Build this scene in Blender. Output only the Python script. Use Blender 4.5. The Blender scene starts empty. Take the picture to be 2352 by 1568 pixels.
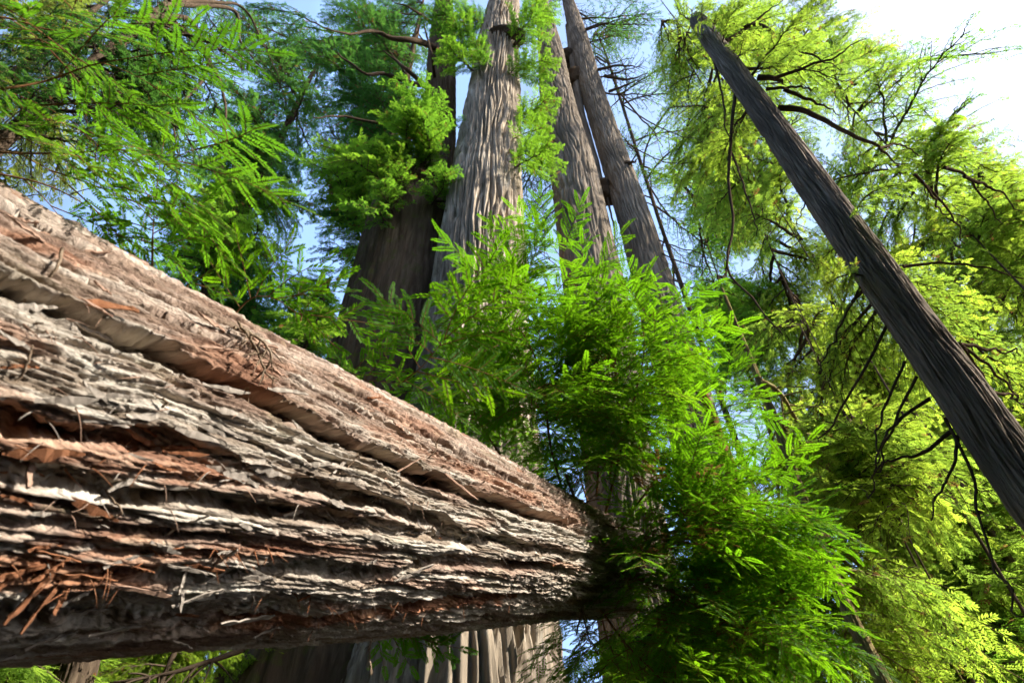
import bpy, math, random
import numpy as np
from mathutils import Vector, Matrix

# ------------------------------------------------------------------ camera, sky, sun, exposure
scene = bpy.context.scene
C = scene.collection
PITCH, ROLL = math.radians(48.73), math.radians(3.17)
CAM = np.array([0.0, 0.0, 1.6])
_F = np.array([0, math.cos(PITCH), math.sin(PITCH)])
_R = np.array([1.0, 0, 0]); _U = np.array([0, -math.sin(PITCH), math.cos(PITCH)])
CR = math.cos(ROLL) * _R - math.sin(ROLL) * _U
CU = math.cos(ROLL) * _U + math.sin(ROLL) * _R
FPX, CX, CY = 1568.0, 1176.0, 784.0            # focal length and centre of a 2352 x 1568 survey frame

cam_data = bpy.data.cameras.new('camera')
cam_data.sensor_width = 36.0; cam_data.lens = 24.0
cam_data.clip_start = 0.05; cam_data.clip_end = 3000
cam = bpy.data.objects.new('camera', cam_data); C.objects.link(cam)
cam.matrix_world = Matrix(((CR[0], CU[0], -_F[0], CAM[0]), (CR[1], CU[1], -_F[1], CAM[1]),
                           (CR[2], CU[2], -_F[2], CAM[2]), (0, 0, 0, 1)))
cam_data.dof.use_dof = True
cam_data.dof.focus_distance = 6.0
cam_data.dof.aperture_fstop = 3.2
scene.camera = cam

SUN_AZ, SUN_EL = math.radians(104), math.radians(34)     # azimuth clockwise from +Y
SUN = np.array([math.sin(SUN_AZ) * math.cos(SUN_EL), math.cos(SUN_AZ) * math.cos(SUN_EL), math.sin(SUN_EL)])
world = bpy.data.worlds.new('World'); scene.world = world; world.use_nodes = True
nt = world.node_tree
sky = nt.nodes.new('ShaderNodeTexSky'); sky.sky_type = 'NISHITA'; sky.sun_disc = False
sky.sun_elevation = SUN_EL; sky.sun_rotation = SUN_AZ
sky.air_density = 1.0; sky.dust_density = 4.0; sky.ozone_density = 1.0
bg = nt.nodes['Background']; bg.inputs['Strength'].default_value = 0.15
tcw = nt.nodes.new('ShaderNodeTexCoord'); cn = nt.nodes.new('ShaderNodeTexNoise')
cn.inputs['Scale'].default_value = 2.6; cn.inputs['Detail'].default_value = 5.0; cn.inputs['Roughness'].default_value = 0.55
cr_ = nt.nodes.new('ShaderNodeValToRGB'); cr_.color_ramp.elements[0].position = 0.36; cr_.color_ramp.elements[1].position = 0.62
cr_.color_ramp.elements[0].color = (0.15, 0.15, 0.15, 1); cr_.color_ramp.elements[1].color = (0.75, 0.75, 0.75, 1)
veil = nt.nodes.new('ShaderNodeMix'); veil.data_type = 'RGBA'; veil.inputs[7].default_value = (1.5, 2.5, 4.6, 1)   # light blue veil added to brighten the sky in patches
nt.links.new(tcw.outputs['Generated'], cn.inputs['Vector']); nt.links.new(cn.outputs[0], cr_.inputs[0])
nt.links.new(cr_.outputs[0], veil.inputs[0]); nt.links.new(sky.outputs[0], veil.inputs[6])
nt.links.new(veil.outputs[2], bg.inputs['Color'])
sl = bpy.data.lights.new('sun', 'SUN'); sl.energy = 3.9; sl.angle = math.radians(0.53); sl.color = (1.0, 0.95, 0.86)
so = bpy.data.objects.new('sun', sl); C.objects.link(so)
so.rotation_euler = Vector(-SUN).to_track_quat('-Z', 'Y').to_euler(); so.location = (30, 0, 40)
vs = scene.view_settings
vs.view_transform = 'Standard'; vs.look = 'None'; vs.gamma = 1.0; vs.use_curve_mapping = False
vs.exposure = 1.55
scene.render.engine = 'CYCLES'
scene.cycles.max_bounces = 6; scene.cycles.diffuse_bounces = 5; scene.cycles.transmission_bounces = 5
scene.cycles.use_adaptive_sampling = True; scene.cycles.adaptive_threshold = 0.03; scene.cycles.adaptive_min_samples = 24
scene.cycles.glossy_bounces = 2; scene.cycles.transparent_max_bounces = 4

rng = np.random.default_rng(7)
random.seed(7)


# ------------------------------------------------------------------ survey helpers
def ray(px, py):
    return CR * ((px - CX) / FPX) - CU * ((py - CY) / FPX) + _F

def at(px, py, depth):
    """place surveyed at a frame position and a depth along the optical axis"""
    return CAM + ray(px, py) * depth

def ath(px, py, dist):
    """the same with the horizontal distance from the photographer"""
    r = ray(px, py)
    return CAM + r * (dist / math.hypot(r[0], r[1]))

def depth_of(p):
    return float((np.asarray(p) - CAM) @ _F)

def unit(v):
    v = np.asarray(v, float)
    return v / max(1e-9, np.linalg.norm(v))


# ------------------------------------------------------------------ noise
_perm = np.random.default_rng(3).permutation(4096).astype(np.int64)
_ang = np.random.default_rng(4).random(4096) * 2 * math.pi
_gx, _gy = np.cos(_ang), np.sin(_ang)

def _h(ix, iy, seed=0):
    return _perm[(_perm[(ix + seed * 131) & 4095] + iy) & 4095]

def noise2(x, y, seed=0):
    ix = np.floor(x).astype(np.int64); iy = np.floor(y).astype(np.int64)
    fx = x - ix; fy = y - iy
    u = fx * fx * fx * (fx * (fx * 6 - 15) + 10); v = fy * fy * fy * (fy * (fy * 6 - 15) + 10)
    def g(dx, dy):
        k = _h(ix + dx, iy + dy, seed)
        return _gx[k] * (fx - dx) + _gy[k] * (fy - dy)
    a = g(0, 0); b = g(1, 0); c = g(0, 1); d = g(1, 1)
    return 1.4 * ((a + (b - a) * u) * (1 - v) + (c + (d - c) * u) * v)

def fbm(x, y, octaves=3, seed=0):
    s = 0; a = 1.0; n = 0
    for o in range(octaves):
        s = s + a * noise2(x * 2 ** o, y * 2 ** o, seed + o * 7); n += a; a *= 0.5
    return s / n

def cells(x, y, seed=0):
    """Worley cells: (edge distance, random id 0..1, local dx, local dy)"""
    ix = np.floor(x).astype(np.int64); iy = np.floor(y).astype(np.int64)
    d1 = np.full(x.shape, 9.0); d2 = np.full(x.shape, 9.0)
    idd = np.zeros(x.shape); lx = np.zeros(x.shape); ly = np.zeros(x.shape)
    for dx in (-1, 0, 1):
        for dy in (-1, 0, 1):
            k = _h(ix + dx, iy + dy, seed); k2 = _h(iy + dy, ix + dx, seed + 5)
            ox = ix + dx + 0.1 + 0.8 * (k / 4096.0) - x; oy = iy + dy + 0.1 + 0.8 * (k2 / 4096.0) - y
            d = ox * ox + oy * oy
            near = d < d1
            d2 = np.where(near, d1, np.minimum(d2, d))
            d1 = np.where(near, d, d1); idd = np.where(near, ((k * 37 + k2) % 997) / 997.0, idd)
            lx = np.where(near, -ox, lx); ly = np.where(near, -oy, ly)
    return np.sqrt(d2) - np.sqrt(d1), idd, lx, ly

def smooth(e0, e1, x):
    t = np.clip((x - e0) / (e1 - e0), 0, 1)
    return t * t * (3 - 2 * t)


# ------------------------------------------------------------------ mesh helpers
def mesh_from(name, verts, quads, mat, smooth_shade=True, attrs=None):
    verts = np.asarray(verts, np.float32).reshape(-1, 3)
    quads = np.asarray(quads, np.int32)
    k = quads.shape[1]
    me = bpy.data.meshes.new(name)
    me.vertices.add(len(verts)); me.vertices.foreach_set('co', verts.ravel())
    me.loops.add(quads.size); me.loops.foreach_set('vertex_index', quads.ravel())
    me.polygons.add(len(quads)); me.polygons.foreach_set('loop_start', np.arange(0, quads.size, k, dtype=np.int32))
    me.polygons.foreach_set('use_smooth', np.full(len(quads), smooth_shade))
    me.update(calc_edges=True)
    for an, av in (attrs or {}).items():
        av = np.asarray(av, np.float32)
        if av.ndim == 1:
            me.attributes.new(an, 'FLOAT', 'POINT').data.foreach_set('value', av)
        else:
            me.attributes.new(an, 'FLOAT_COLOR', 'POINT').data.foreach_set('color', np.c_[av, np.ones(len(av))].astype(np.float32).ravel())
    me.materials.append(mat)
    return me

def obj(name, me, parent=None, loc=(0, 0, 0)):
    o = bpy.data.objects.new(name, me); C.objects.link(o)
    o.location = [float(v) for v in loc]
    if parent is not None: o.parent = parent
    return o

def tag(o, label=None, cat=None, group=None, kind=None):
    if label: o['label'] = label
    if cat: o['category'] = cat
    if group: o['group'] = group
    if kind: o['kind'] = kind
    return o

def thing(name, label, cat, loc, group=None):
    o = bpy.data.objects.new(name, None); C.objects.link(o); o.empty_display_size = 0.2
    o.location = [float(v) for v in loc]
    return tag(o, label, cat, group)

def place(o, x, z_hint, loc, scale):
    """local +X along x, local +Z as near z_hint as can be"""
    x = unit(x); y = unit(np.cross(z_hint, x)); z = np.cross(x, y)
    s = np.broadcast_to(np.asarray(scale, float), (3,))
    o.matrix_local = Matrix(((x[0]*s[0], y[0]*s[1], z[0]*s[2], loc[0]), (x[1]*s[0], y[1]*s[1], z[1]*s[2], loc[1]),
                             (x[2]*s[0], y[2]*s[1], z[2]*s[2], loc[2]), (0, 0, 0, 1)))

def curve(pts, n):
    """smooth resampling of a polyline (Catmull-Rom), any number of columns"""
    p = np.asarray(pts, float)
    if len(p) == 2:
        t = np.linspace(0, 1, n)[:, None]; return p[0] * (1 - t) + p[1] * t
    e = np.vstack([2 * p[0] - p[1], p, 2 * p[-1] - p[-2]])
    t = np.linspace(0, len(p) - 1 - 1e-6, n); i = t.astype(int); f = (t - i)[:, None]
    a, b, c, d = e[i], e[i + 1], e[i + 2], e[i + 3]
    return 0.5 * (2 * b + (c - a) * f + (2 * a - 5 * b + 4 * c - d) * f ** 2 + (3 * b - a - 3 * c + d) * f ** 3)

def tube(pts, radii, k=6):
    p = np.asarray(pts, float); n = len(p)
    r = np.broadcast_to(np.asarray(radii, float), (n,))
    t = np.gradient(p, axis=0); t /= np.maximum(1e-9, np.linalg.norm(t, axis=1))[:, None]
    ref = np.array([0.31, 0.17, 0.93]) if abs(t[0] @ np.array([0.31, 0.17, 0.93])) < 0.9 else np.array([1.0, 0.1, 0])
    a = np.cross(t, ref); a /= np.linalg.norm(a, axis=1)[:, None]; b = np.cross(t, a)
    th = np.linspace(0, 2 * math.pi, k, endpoint=False)
    v = p[:, None] + r[:, None, None] * (np.cos(th)[None, :, None] * a[:, None] + np.sin(th)[None, :, None] * b[:, None])
    i, j = np.meshgrid(np.arange(n - 1), np.arange(k), indexing='ij')
    j2 = (j + 1) % k
    q = np.stack([i * k + j, i * k + j2, (i + 1) * k + j2, (i + 1) * k + j], -1).reshape(-1, 4)
    v = v.reshape(-1, 3)
    # close the ends with degenerate-free fans of quads
    caps = []
    for base, cen in ((0, p[0]), ((n - 1) * k, p[-1])):
        c = len(v); v = np.vstack([v, cen])
        for m in range(0, k - 1, 2): caps.append((base + m, base + m + 1, base + (m + 2) % k, c))
    return v, np.vstack([q, np.array(caps)])

def join_mesh(name, a, b, ma, mb):
    v = np.vstack(a.v + b.v); q = np.vstack(a.q + [x + a.n for x in b.q]); t = np.concatenate(a.t + b.t)
    me = mesh_from(name, v, q, ma, False, {'tone': t}); me.materials.append(mb)
    na = sum(len(x) for x in a.q); me.polygons.foreach_set('material_index', np.r_[np.zeros(na, np.int32), np.ones(len(q) - na, np.int32)])
    return me

class Soup:
    def __init__(s): s.v = []; s.q = []; s.n = 0; s.t = []
    def add(s, v, q, tone=None):
        s.v.append(v); s.q.append(np.asarray(q) + s.n); s.n += len(v)
        s.t.append(np.full(len(v), 0.5) if tone is None else np.broadcast_to(tone, (len(v),)))
    def mesh(s, name, mat, smooth_shade=True):
        return mesh_from(name, np.vstack(s.v), np.vstack(s.q), mat, smooth_shade, {'tone': np.concatenate(s.t)})


# ------------------------------------------------------------------ materials
def new_mat(name):
    m = bpy.data.materials.new(name); m.use_nodes = True
    n = m.node_tree; n.nodes.clear()
    out = n.nodes.new('ShaderNodeOutputMaterial')
    return m, n, out

def N(n, typ, **kw):
    x = n.nodes.new(typ)
    for k, v in kw.items():
        if k in x.inputs: x.inputs[k].default_value = v
        else: setattr(x, k, v)
    return x

def mixc(n, fac, a, b, blend='MIX'):
    x = n.nodes.new('ShaderNodeMix'); x.data_type = 'RGBA'; x.blend_type = blend
    for s, v in ((0, fac), (6, a), (7, b)):
        if hasattr(v, 'is_output') or isinstance(v, bpy.types.NodeSocket): n.links.new(v, x.inputs[s])
        elif s == 0: x.inputs[0].default_value = v
        else: x.inputs[s].default_value = (*v, 1)
    return x.outputs[2]

def ramp(n, src, stops):
    r = n.nodes.new('ShaderNodeValToRGB'); e = r.color_ramp.elements
    while len(e) < len(stops): e.new(0.5)
    for i, (p, c) in enumerate(stops): e[i].position = p; e[i].color = (*c, 1) if len(c) == 3 else c
    n.links.new(src, r.inputs[0]); return r.outputs[0]

def leaf_mat(name, dark, light, trans, young=(0.0, 0.0), fac=0.6, gloss=0.12):
    """two-sided needle foliage: reflection + light coming through"""
    m, n, out = new_mat(name)
    att = N(n, 'ShaderNodeAttribute', attribute_name='tone')
    oi = N(n, 'ShaderNodeObjectInfo')
    add = N(n, 'ShaderNodeMath', operation='MULTIPLY_ADD'); n.links.new(oi.outputs['Random'], add.inputs[0]); add.inputs[1].default_value = 0.45
    sub = N(n, 'ShaderNodeMath', operation='SUBTRACT'); n.links.new(att.outputs['Fac'], sub.inputs[0]); sub.inputs[1].default_value = 0.22
    n.links.new(sub.outputs[0], add.inputs[2])
    base = mixc(n, add.outputs[0], dark, light)
    tr = mixc(n, add.outputs[0], tuple(0.62 * c for c in trans), trans)
    hv = ramp(n, oi.outputs['Random'], [(0.0, (0.80, 0.86, 1.0)), (0.35, (1, 1, 1)), (0.7, (1.10, 1.02, 0.9)), (0.92, (1.16, 1.04, 0.9)), (1.0, (1.28, 1.04, 0.9))])
    base = mixc(n, 1.0, base, hv, 'MULTIPLY'); tr = mixc(n, 1.0, tr, hv, 'MULTIPLY')
    # a few brown, dying tips: tone above 1
    gt = N(n, 'ShaderNodeMath', operation='GREATER_THAN'); n.links.new(att.outputs['Fac'], gt.inputs[0]); gt.inputs[1].default_value = 1.5
    base = mixc(n, gt.outputs[0], base, (0.12, 0.07, 0.025)); tr = mixc(n, gt.outputs[0], tr, (0.2, 0.1, 0.03))
    if gloss > 0:
        p = N(n, 'ShaderNodeBsdfPrincipled', Roughness=0.55); p.inputs['Specular IOR Level'].default_value = gloss
        n.links.new(base, p.inputs['Base Color'])
    else:
        p = N(n, 'ShaderNodeBsdfDiffuse'); n.links.new(base, p.inputs['Color'])
    t = N(n, 'ShaderNodeBsdfTranslucent'); n.links.new(tr, t.inputs['Color'])
    mx = N(n, 'ShaderNodeMixShader', Fac=fac); n.links.new(p.outputs[0], mx.inputs[1]); n.links.new(t.outputs[0], mx.inputs[2])
    n.links.new(mx.outputs[0], out.inputs[0])
    return m

def bark_mat(name, c1, c2, c3, sx=9.0, sz=0.8, bump=0.5, moss=None, use_tone=True):
    m, n, out = new_mat(name)
    tc = N(n, 'ShaderNodeTexCoord')
    mp = N(n, 'ShaderNodeMapping'); mp.inputs['Scale'].default_value = (sx, sx, sz); n.links.new(tc.outputs['Object'], mp.inputs[0])
    n1 = N(n, 'ShaderNodeTexNoise', Scale=1.0, Detail=4.0, Roughness=0.62, Distortion=0.35); n.links.new(mp.outputs[0], n1.inputs['Vector'])
    n2 = N(n, 'ShaderNodeTexNoise', Scale=0.55, Detail=1.5); n.links.new(tc.outputs['Object'], n2.inputs['Vector'])
    col = ramp(n, n1.outputs[0], [(0.30, c1), (0.5, c2), (0.68, c3)])
    col = mixc(n, ramp(n, n2.outputs[0], [(0.42, (0, 0, 0)), (0.66, (1, 1, 1))]), col, tuple(0.7 * a for a in c2))
    if moss:
        n3 = N(n, 'ShaderNodeTexNoise', Scale=1.9, Detail=5.0, Roughness=0.7); n.links.new(tc.outputs['Object'], n3.inputs['Vector'])
        col = mixc(n, ramp(n, n3.outputs[0], [(0.55, (0, 0, 0)), (0.68, (0.8, 0.8, 0.8))]), col, moss)
    p = N(n, 'ShaderNodeBsdfDiffuse'); n.links.new(col, p.inputs['Color'])
    mp2 = N(n, 'ShaderNodeMapping'); mp2.inputs['Scale'].default_value = (sx * 4, sx * 4, sz * 5); n.links.new(tc.outputs['Object'], mp2.inputs[0])
    n4 = N(n, 'ShaderNodeTexNoise', Scale=1.0, Detail=2.5, Roughness=0.7); n.links.new(mp2.outputs[0], n4.inputs['Vector'])
    b = N(n, 'ShaderNodeBump', Strength=bump, Distance=0.03); n.links.new(n4.outputs[0], b.inputs['Height']); n.links.new(b.outputs[0], p.inputs['Normal'])
    n.links.new(p.outputs[0], out.inputs[0])
    return m

M = {}
M['needle_near'] = leaf_mat('needle_near', (0.028, 0.10, 0.008), (0.06, 0.155, 0.012), (0.18, 0.43, 0.008), gloss=0.12)
M['needle_dark'] = leaf_mat('needle_dark', (0.022, 0.070, 0.008), (0.05, 0.12, 0.012), (0.13, 0.33, 0.012), gloss=0.12)  # darker green version of the near needles, for the boughs
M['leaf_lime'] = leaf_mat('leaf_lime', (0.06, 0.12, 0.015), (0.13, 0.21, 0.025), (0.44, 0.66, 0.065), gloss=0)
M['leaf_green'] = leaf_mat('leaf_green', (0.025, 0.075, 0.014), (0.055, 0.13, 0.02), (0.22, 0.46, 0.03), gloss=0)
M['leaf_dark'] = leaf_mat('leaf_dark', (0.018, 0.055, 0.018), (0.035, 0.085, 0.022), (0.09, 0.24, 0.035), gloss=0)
M['leaf_moss'] = leaf_mat('leaf_moss', (0.06, 0.085, 0.02), (0.12, 0.13, 0.03), (0.42, 0.52, 0.06), gloss=0)
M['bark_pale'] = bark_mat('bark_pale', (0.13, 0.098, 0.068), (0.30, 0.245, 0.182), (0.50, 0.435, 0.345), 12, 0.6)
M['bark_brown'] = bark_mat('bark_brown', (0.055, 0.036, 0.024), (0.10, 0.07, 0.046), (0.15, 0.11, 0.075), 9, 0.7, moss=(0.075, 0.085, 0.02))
M['bark_grey'] = bark_mat('bark_grey', (0.10, 0.078, 0.057), (0.20, 0.163, 0.125), (0.31, 0.265, 0.21), 13, 0.7)
M['bark_dark'] = bark_mat('bark_dark', (0.10, 0.08, 0.062), (0.205, 0.17, 0.135), (0.36, 0.31, 0.255), 22, 0.9)
M['limb'] = bark_mat('limb', (0.045, 0.032, 0.022), (0.08, 0.058, 0.04), (0.12, 0.09, 0.06), 14, 5, 0.3)
M['limb_moss'] = bark_mat('limb_moss', (0.14, 0.10, 0.05), (0.22, 0.17, 0.08), (0.26, 0.25, 0.10), 14, 5, 0.3)
M['twig'] = bark_mat('twig', (0.12, 0.06, 0.028), (0.19, 0.10, 0.045), (0.24, 0.13, 0.06), 40, 20, 0.2)
M['dead'] = bark_mat('dead', (0.13, 0.09, 0.06), (0.22, 0.16, 0.11), (0.30, 0.23, 0.17), 40, 20, 0.3)


# ------------------------------------------------------------------ the ground
def build_ground():
    m, n, out = new_mat('forest_floor')
    tc = N(n, 'ShaderNodeTexCoord')
    a = N(n, 'ShaderNodeTexNoise', Scale=0.35, Detail=8.0, Roughness=0.7); n.links.new(tc.outputs['Object'], a.inputs['Vector'])
    col = ramp(n, a.outputs[0], [(0.3, (0.022, 0.014, 0.008)), (0.5, (0.040, 0.026, 0.015)), (0.62, (0.022, 0.030, 0.010)), (0.75, (0.018, 0.034, 0.009))])
    p = N(n, 'ShaderNodeBsdfPrincipled', Roughness=0.95); n.links.new(col, p.inputs['Base Color'])
    n.links.new(p.outputs[0], out.inputs[0])
    k = 120
    g = np.sign(np.linspace(-1, 1, k)) * np.abs(np.linspace(-1, 1, k)) ** 2.2 * 1500
    X, Y = np.meshgrid(g, g, indexing='ij')
    Z = 0.25 * fbm(X * 0.2, Y * 0.2, 3, 11) * np.exp(-(X ** 2 + Y ** 2) / 200 ** 2)
    i, j = np.meshgrid(np.arange(k - 1), np.arange(k - 1), indexing='ij')
    q = np.stack([i * k + j, (i + 1) * k + j, (i + 1) * k + j + 1, i * k + j + 1], -1).reshape(-1, 4)
    tag(obj('ground', mesh_from('ground', np.stack([X, Y, Z], -1).reshape(-1, 3), q, m)), kind='structure')
build_ground()


# ------------------------------------------------------------------ standing trunks
def trunk_mesh(name, centres, radii, nu, nv, mat, base, seed, ridge=0.05, width=0.13, length=2.6, flute=0.0, fwidth=0.45, groove=True):
    """barked trunk: real ridges and furrows running up the stem"""
    cr = curve(np.c_[centres, radii], nv * 2)
    # even spacing along the stem
    d = np.r_[0, np.cumsum(np.linalg.norm(np.diff(cr[:, :3], axis=0), axis=1))]
    s = np.linspace(0, d[-1], nv)
    cr = np.stack([np.interp(s, d, cr[:, k]) for k in range(4)], 1)
    cen, rad = cr[:, :3], cr[:, 3]
    back = unit([cen[nv // 2][0] - CAM[0], cen[nv // 2][1] - CAM[1], 0])
    side = np.array([-back[1], back[0], 0])
    th = np.linspace(0, 2 * math.pi, nu, endpoint=False)
    TH, S = np.meshgrid(th, s, indexing='xy')
    Rr = rad[:, None] * np.ones_like(TH)
    rmean = np.median(rad); ridge = min(ridge, 0.16 * rmean)
    W = TH * rmean
    wx = 0.9 * fbm(S / (length * 0.8), W / (width * 4), 2, seed + 40)
    a = W / width + wx
    b = S / length
    r1 = 1.6 * smooth(0, 0.20, np.abs(noise2(a, b * 1.3, seed))) - 0.6
    r2 = 1.6 * smooth(0, 0.22, np.abs(noise2(a * 1.9 + 3, b * 1.7, seed + 3))) - 0.6
    fine = noise2(a * 5, b * 7, seed + 9)
    h = ridge * (0.62 * np.clip(r1, -0.6, 1) + 0.38 * np.clip(r2, -0.6, 1)) + ridge * (0.22 * fine + 0.16 * noise2(a * 11, b * 9, seed + 10))
    h += 0.05 * rmean * noise2(W / (rmean * 1.1), S / 7.0, seed + 13) + 0.035 * rmean * noise2(W / (rmean * 0.45), S / 9.0, seed + 14)
    if flute:
        fl = 0.7 * smooth(0, 0.3, np.abs(noise2(W / fwidth, S / 12.0, seed + 21))) + 0.3 * smooth(0, 0.25, np.abs(noise2(W / fwidth * 2.6, S / 7.0, seed + 22)))
        fall = flute[0] + (flute[1] - flute[0]) * smooth(0, 1, np.clip((flute[2] - cen[:, 2]) / flute[2], 0, 1))[:, None] if isinstance(flute, tuple) else flute
        h += fall * (fl - 0.6)
    blend = smooth(0, 0.25, TH) * smooth(0, 0.25, 2 * math.pi - TH)
    Rr = Rr + h * blend
    v = cen[:, None] + Rr[..., None] * (np.cos(TH)[..., None] * back + np.sin(TH)[..., None] * side) - np.asarray(base)
    i, j = np.meshgrid(np.arange(nv - 1), np.arange(nu), indexing='ij'); j2 = (j + 1) % nu
    q = np.stack([i * nu + j, i * nu + j2, (i + 1) * nu + j2, (i + 1) * nu + j], -1).reshape(-1, 4)
    return mesh_from(name, v.reshape(-1, 3), q, mat), cen, rad

def survey_stem(nodes, dist, foot=None, top=None):
    """nodes (x, y, width) seen up the stem at a horizontal distance -> centres and radii, run on to the ground and skyward"""
    c, r = [], []
    for (px, py, w) in nodes:
        p = ath(px, py, dist); c.append(p); r.append(w / FPX * depth_of(p) * 0.5)
    o = np.argsort([p[2] for p in c]); c = [c[k] for k in o]; r = [r[k] for k in o]
    if foot is not None:
        k = (c[0] - c[1]) / (c[0][2] - c[1][2]); z = c[0][2]
        f = c[0] - k * z * 0.6; f[2] = -0.3
        c.insert(0, f); r.insert(0, foot)
    if top:
        k = (c[-1] - c[-2]) / np.linalg.norm(c[-1] - c[-2]); k = unit(k * np.array([0.5, 0.5, 1]))
        c.append(c[-1] + k * top); r.append(max(0.012, r[-1] * (0.55 if r[-1] > .2 else 0.2)) if top > 1 else r[-1] * 0.8)
    return np.array(c), np.array(r)

class Tree:
    def __init__(s, name, label, nodes, dist, mat, nu=80, nv=120, foot=None, top=8, seed=1, group=None, cat='tree', axis=None, **kw):
        c, r = axis if axis is not None else survey_stem(nodes, dist, foot if foot else None, top)
        s.base = np.array([c[0][0], c[0][1], 0.0]); s.dist = dist
        s.root = thing(name, label, cat, s.base, group)
        me, s.cen, s.rad = trunk_mesh('trunk', c, r, nu, nv, mat, s.base, seed, **kw)
        s.trunk = obj('trunk', me, s.root)
        s.nb = 0
    def on_axis(s, z):
        return np.array([np.interp(z, s.cen[:, 2], s.cen[:, k]) for k in range(3)]), float(np.interp(z, s.cen[:, 2], s.rad))
    def tubes(s, name, pts, r0, r1, mat, k=7, n=24):
        p = curve(np.asarray(pts), n)
        p = p + 0.03 * np.stack([noise2(np.arange(n) * 0.35, np.full(n, 3.3 * s.nb + q), 77) for q in (1, 2, 3)], 1) * np.linspace(0, 1, n)[:, None] * 3
        v, q = tube(p - s.base, np.linspace(r0, r1, n), k)
        s.nb += 1
        return obj(name, mesh_from(name, v, q, mat), s.root)


# ------------------------------------------------------------------ branch library for the big trees
def feather(seed, pairs=6):
    """flat spray seen from afar: kite leaflets in two ranks, length 1"""
    r = np.random.default_rng(seed); V = []; Q = []
    for k in range(pairs * 2 + 1):
        if k == pairs * 2: x, ang, L = 0.72, 0.0, 0.32
        else:
            x = 0.06 + 0.74 * (k // 2) / (pairs - 1); sgn = 1 if k % 2 else -1
            ang = sgn * (0.95 - 0.35 * x + r.normal(0, 0.12)); L = (0.34 - 0.16 * abs(x - 0.35)) * r.uniform(0.75, 1.15)
        d = np.array([math.cos(ang), math.sin(ang), r.normal(0, 0.12)]); sd = np.array([-math.sin(ang), math.cos(ang), r.normal(0, 0.25)])
        o = np.array([x, 0, -0.12 * x * x]); w = L * 0.17
        n = len(V); V += [o, o + d * L * 0.5 + sd * w, o + d * L - np.array([0, 0, 0.05 * L]), o + d * L * 0.5 - sd * w]; Q.append((n, n + 1, n + 2, n + 3))
    return np.array(V), np.array(Q)
FEATHERS = [feather(k) for k in range(6)]

def branch_variant(seed, density=1.0, droop=0.25, spread=0.42, spray=0.085, hang=0.35, brown=0.03, nsec=17):
    """limb of length 1 along +X with side twigs (wood) and sprays (foliage)"""
    r = np.random.default_rng(seed)
    wood = Soup(); frames = []
    n = 22; x = np.linspace(0, 1, n)
    main = np.stack([x, 0.07 * np.sin(x * 4 + seed) * x, 0.10 * np.sin(x * 2.4) - droop * x ** 2.2], 1)
    main[:, 1:] += 0.012 * r.normal(size=(n, 2)).cumsum(0) * 0.6
    wood.add(*tube(main, 0.017 * (1 - x) ** 0.8 + 0.0018, 6))
    for k in range(nsec):
        t = 0.16 + 0.82 * (k + r.uniform(0, 0.8)) / nsec; t = min(t, 0.99)
        o = np.array([np.interp(t, x, main[:, c]) for c in range(3)]); sg = 1 if k % 2 else -1
        L = spread * (0.35 + 0.9 * math.sin(math.pi * min(1, t * 0.85 + 0.12))) * r.uniform(0.6, 1.1)
        az = sg * r.uniform(0.65, 1.25) * (1.1 - 0.6 * t)
        d = np.array([math.cos(az), math.sin(az), r.normal(0.0, 0.22)])
        m = 10; u = np.linspace(0, 1, m)[:, None]
        sec = o + d * L * u + np.array([0, 0, -1]) * hang * L * u ** 1.8 + 0.01 * np.c_[np.zeros((m, 1)), r.normal(size=(m, 2)).cumsum(0)] * 0.7
        wood.add(*tube(sec, 0.0052 * (1 - u[:, 0]) + 0.0012, 4))
        ns = max(3, int(density * L * 52))
        for q in range(ns):
            f = 0.08 + 0.92 * (q + r.uniform(0, 0.9)) / ns; f = min(f, 0.99)
            po = np.array([np.interp(f, u[:, 0], sec[:, c]) for c in range(3)])
            tg = unit(sec[-1] - sec[0]); sd = unit(np.cross([0, 0, 1], tg)) * (1 if q % 2 else -1)
            dd = unit(tg * r.uniform(0.3, 1.0) + sd * r.uniform(0.3, 1.1) + np.array([0, 0, r.normal(-0.28, 0.32)]))
            nn = unit(np.array([r.normal(0, 0.45), r.normal(0, 0.45), 1]))
            frames.append((po, dd, nn, spray * r.uniform(0.6, 1.25), 2.0 if r.random() < brown else r.uniform(0.1, 0.95)))
    for q in range(int(density * 20)):
        f = r.uniform(0.3, 1.0); po = np.array([np.interp(f, x, main[:, c]) for c in range(3)])
        frames.append((po, unit([1, r.normal(0, 0.8), r.normal(-0.2, 0.35)]), unit([r.normal(0, .4), r.normal(0, .4), 1]), spray * r.uniform(.7, 1.2), r.uniform(.2, .9)))
    fol = Soup()
    for (o, d, nn, L, tone) in frames:
        V, Q = FEATHERS[r.integers(len(FEATHERS))]
        y = unit(np.cross(nn, d)); z = np.cross(d, y)
        fol.add(o + L * (V[:, :1] * d + V[:, 1:2] * y + V[:, 2:] * z), Q, tone)
    return wood, fol

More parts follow.
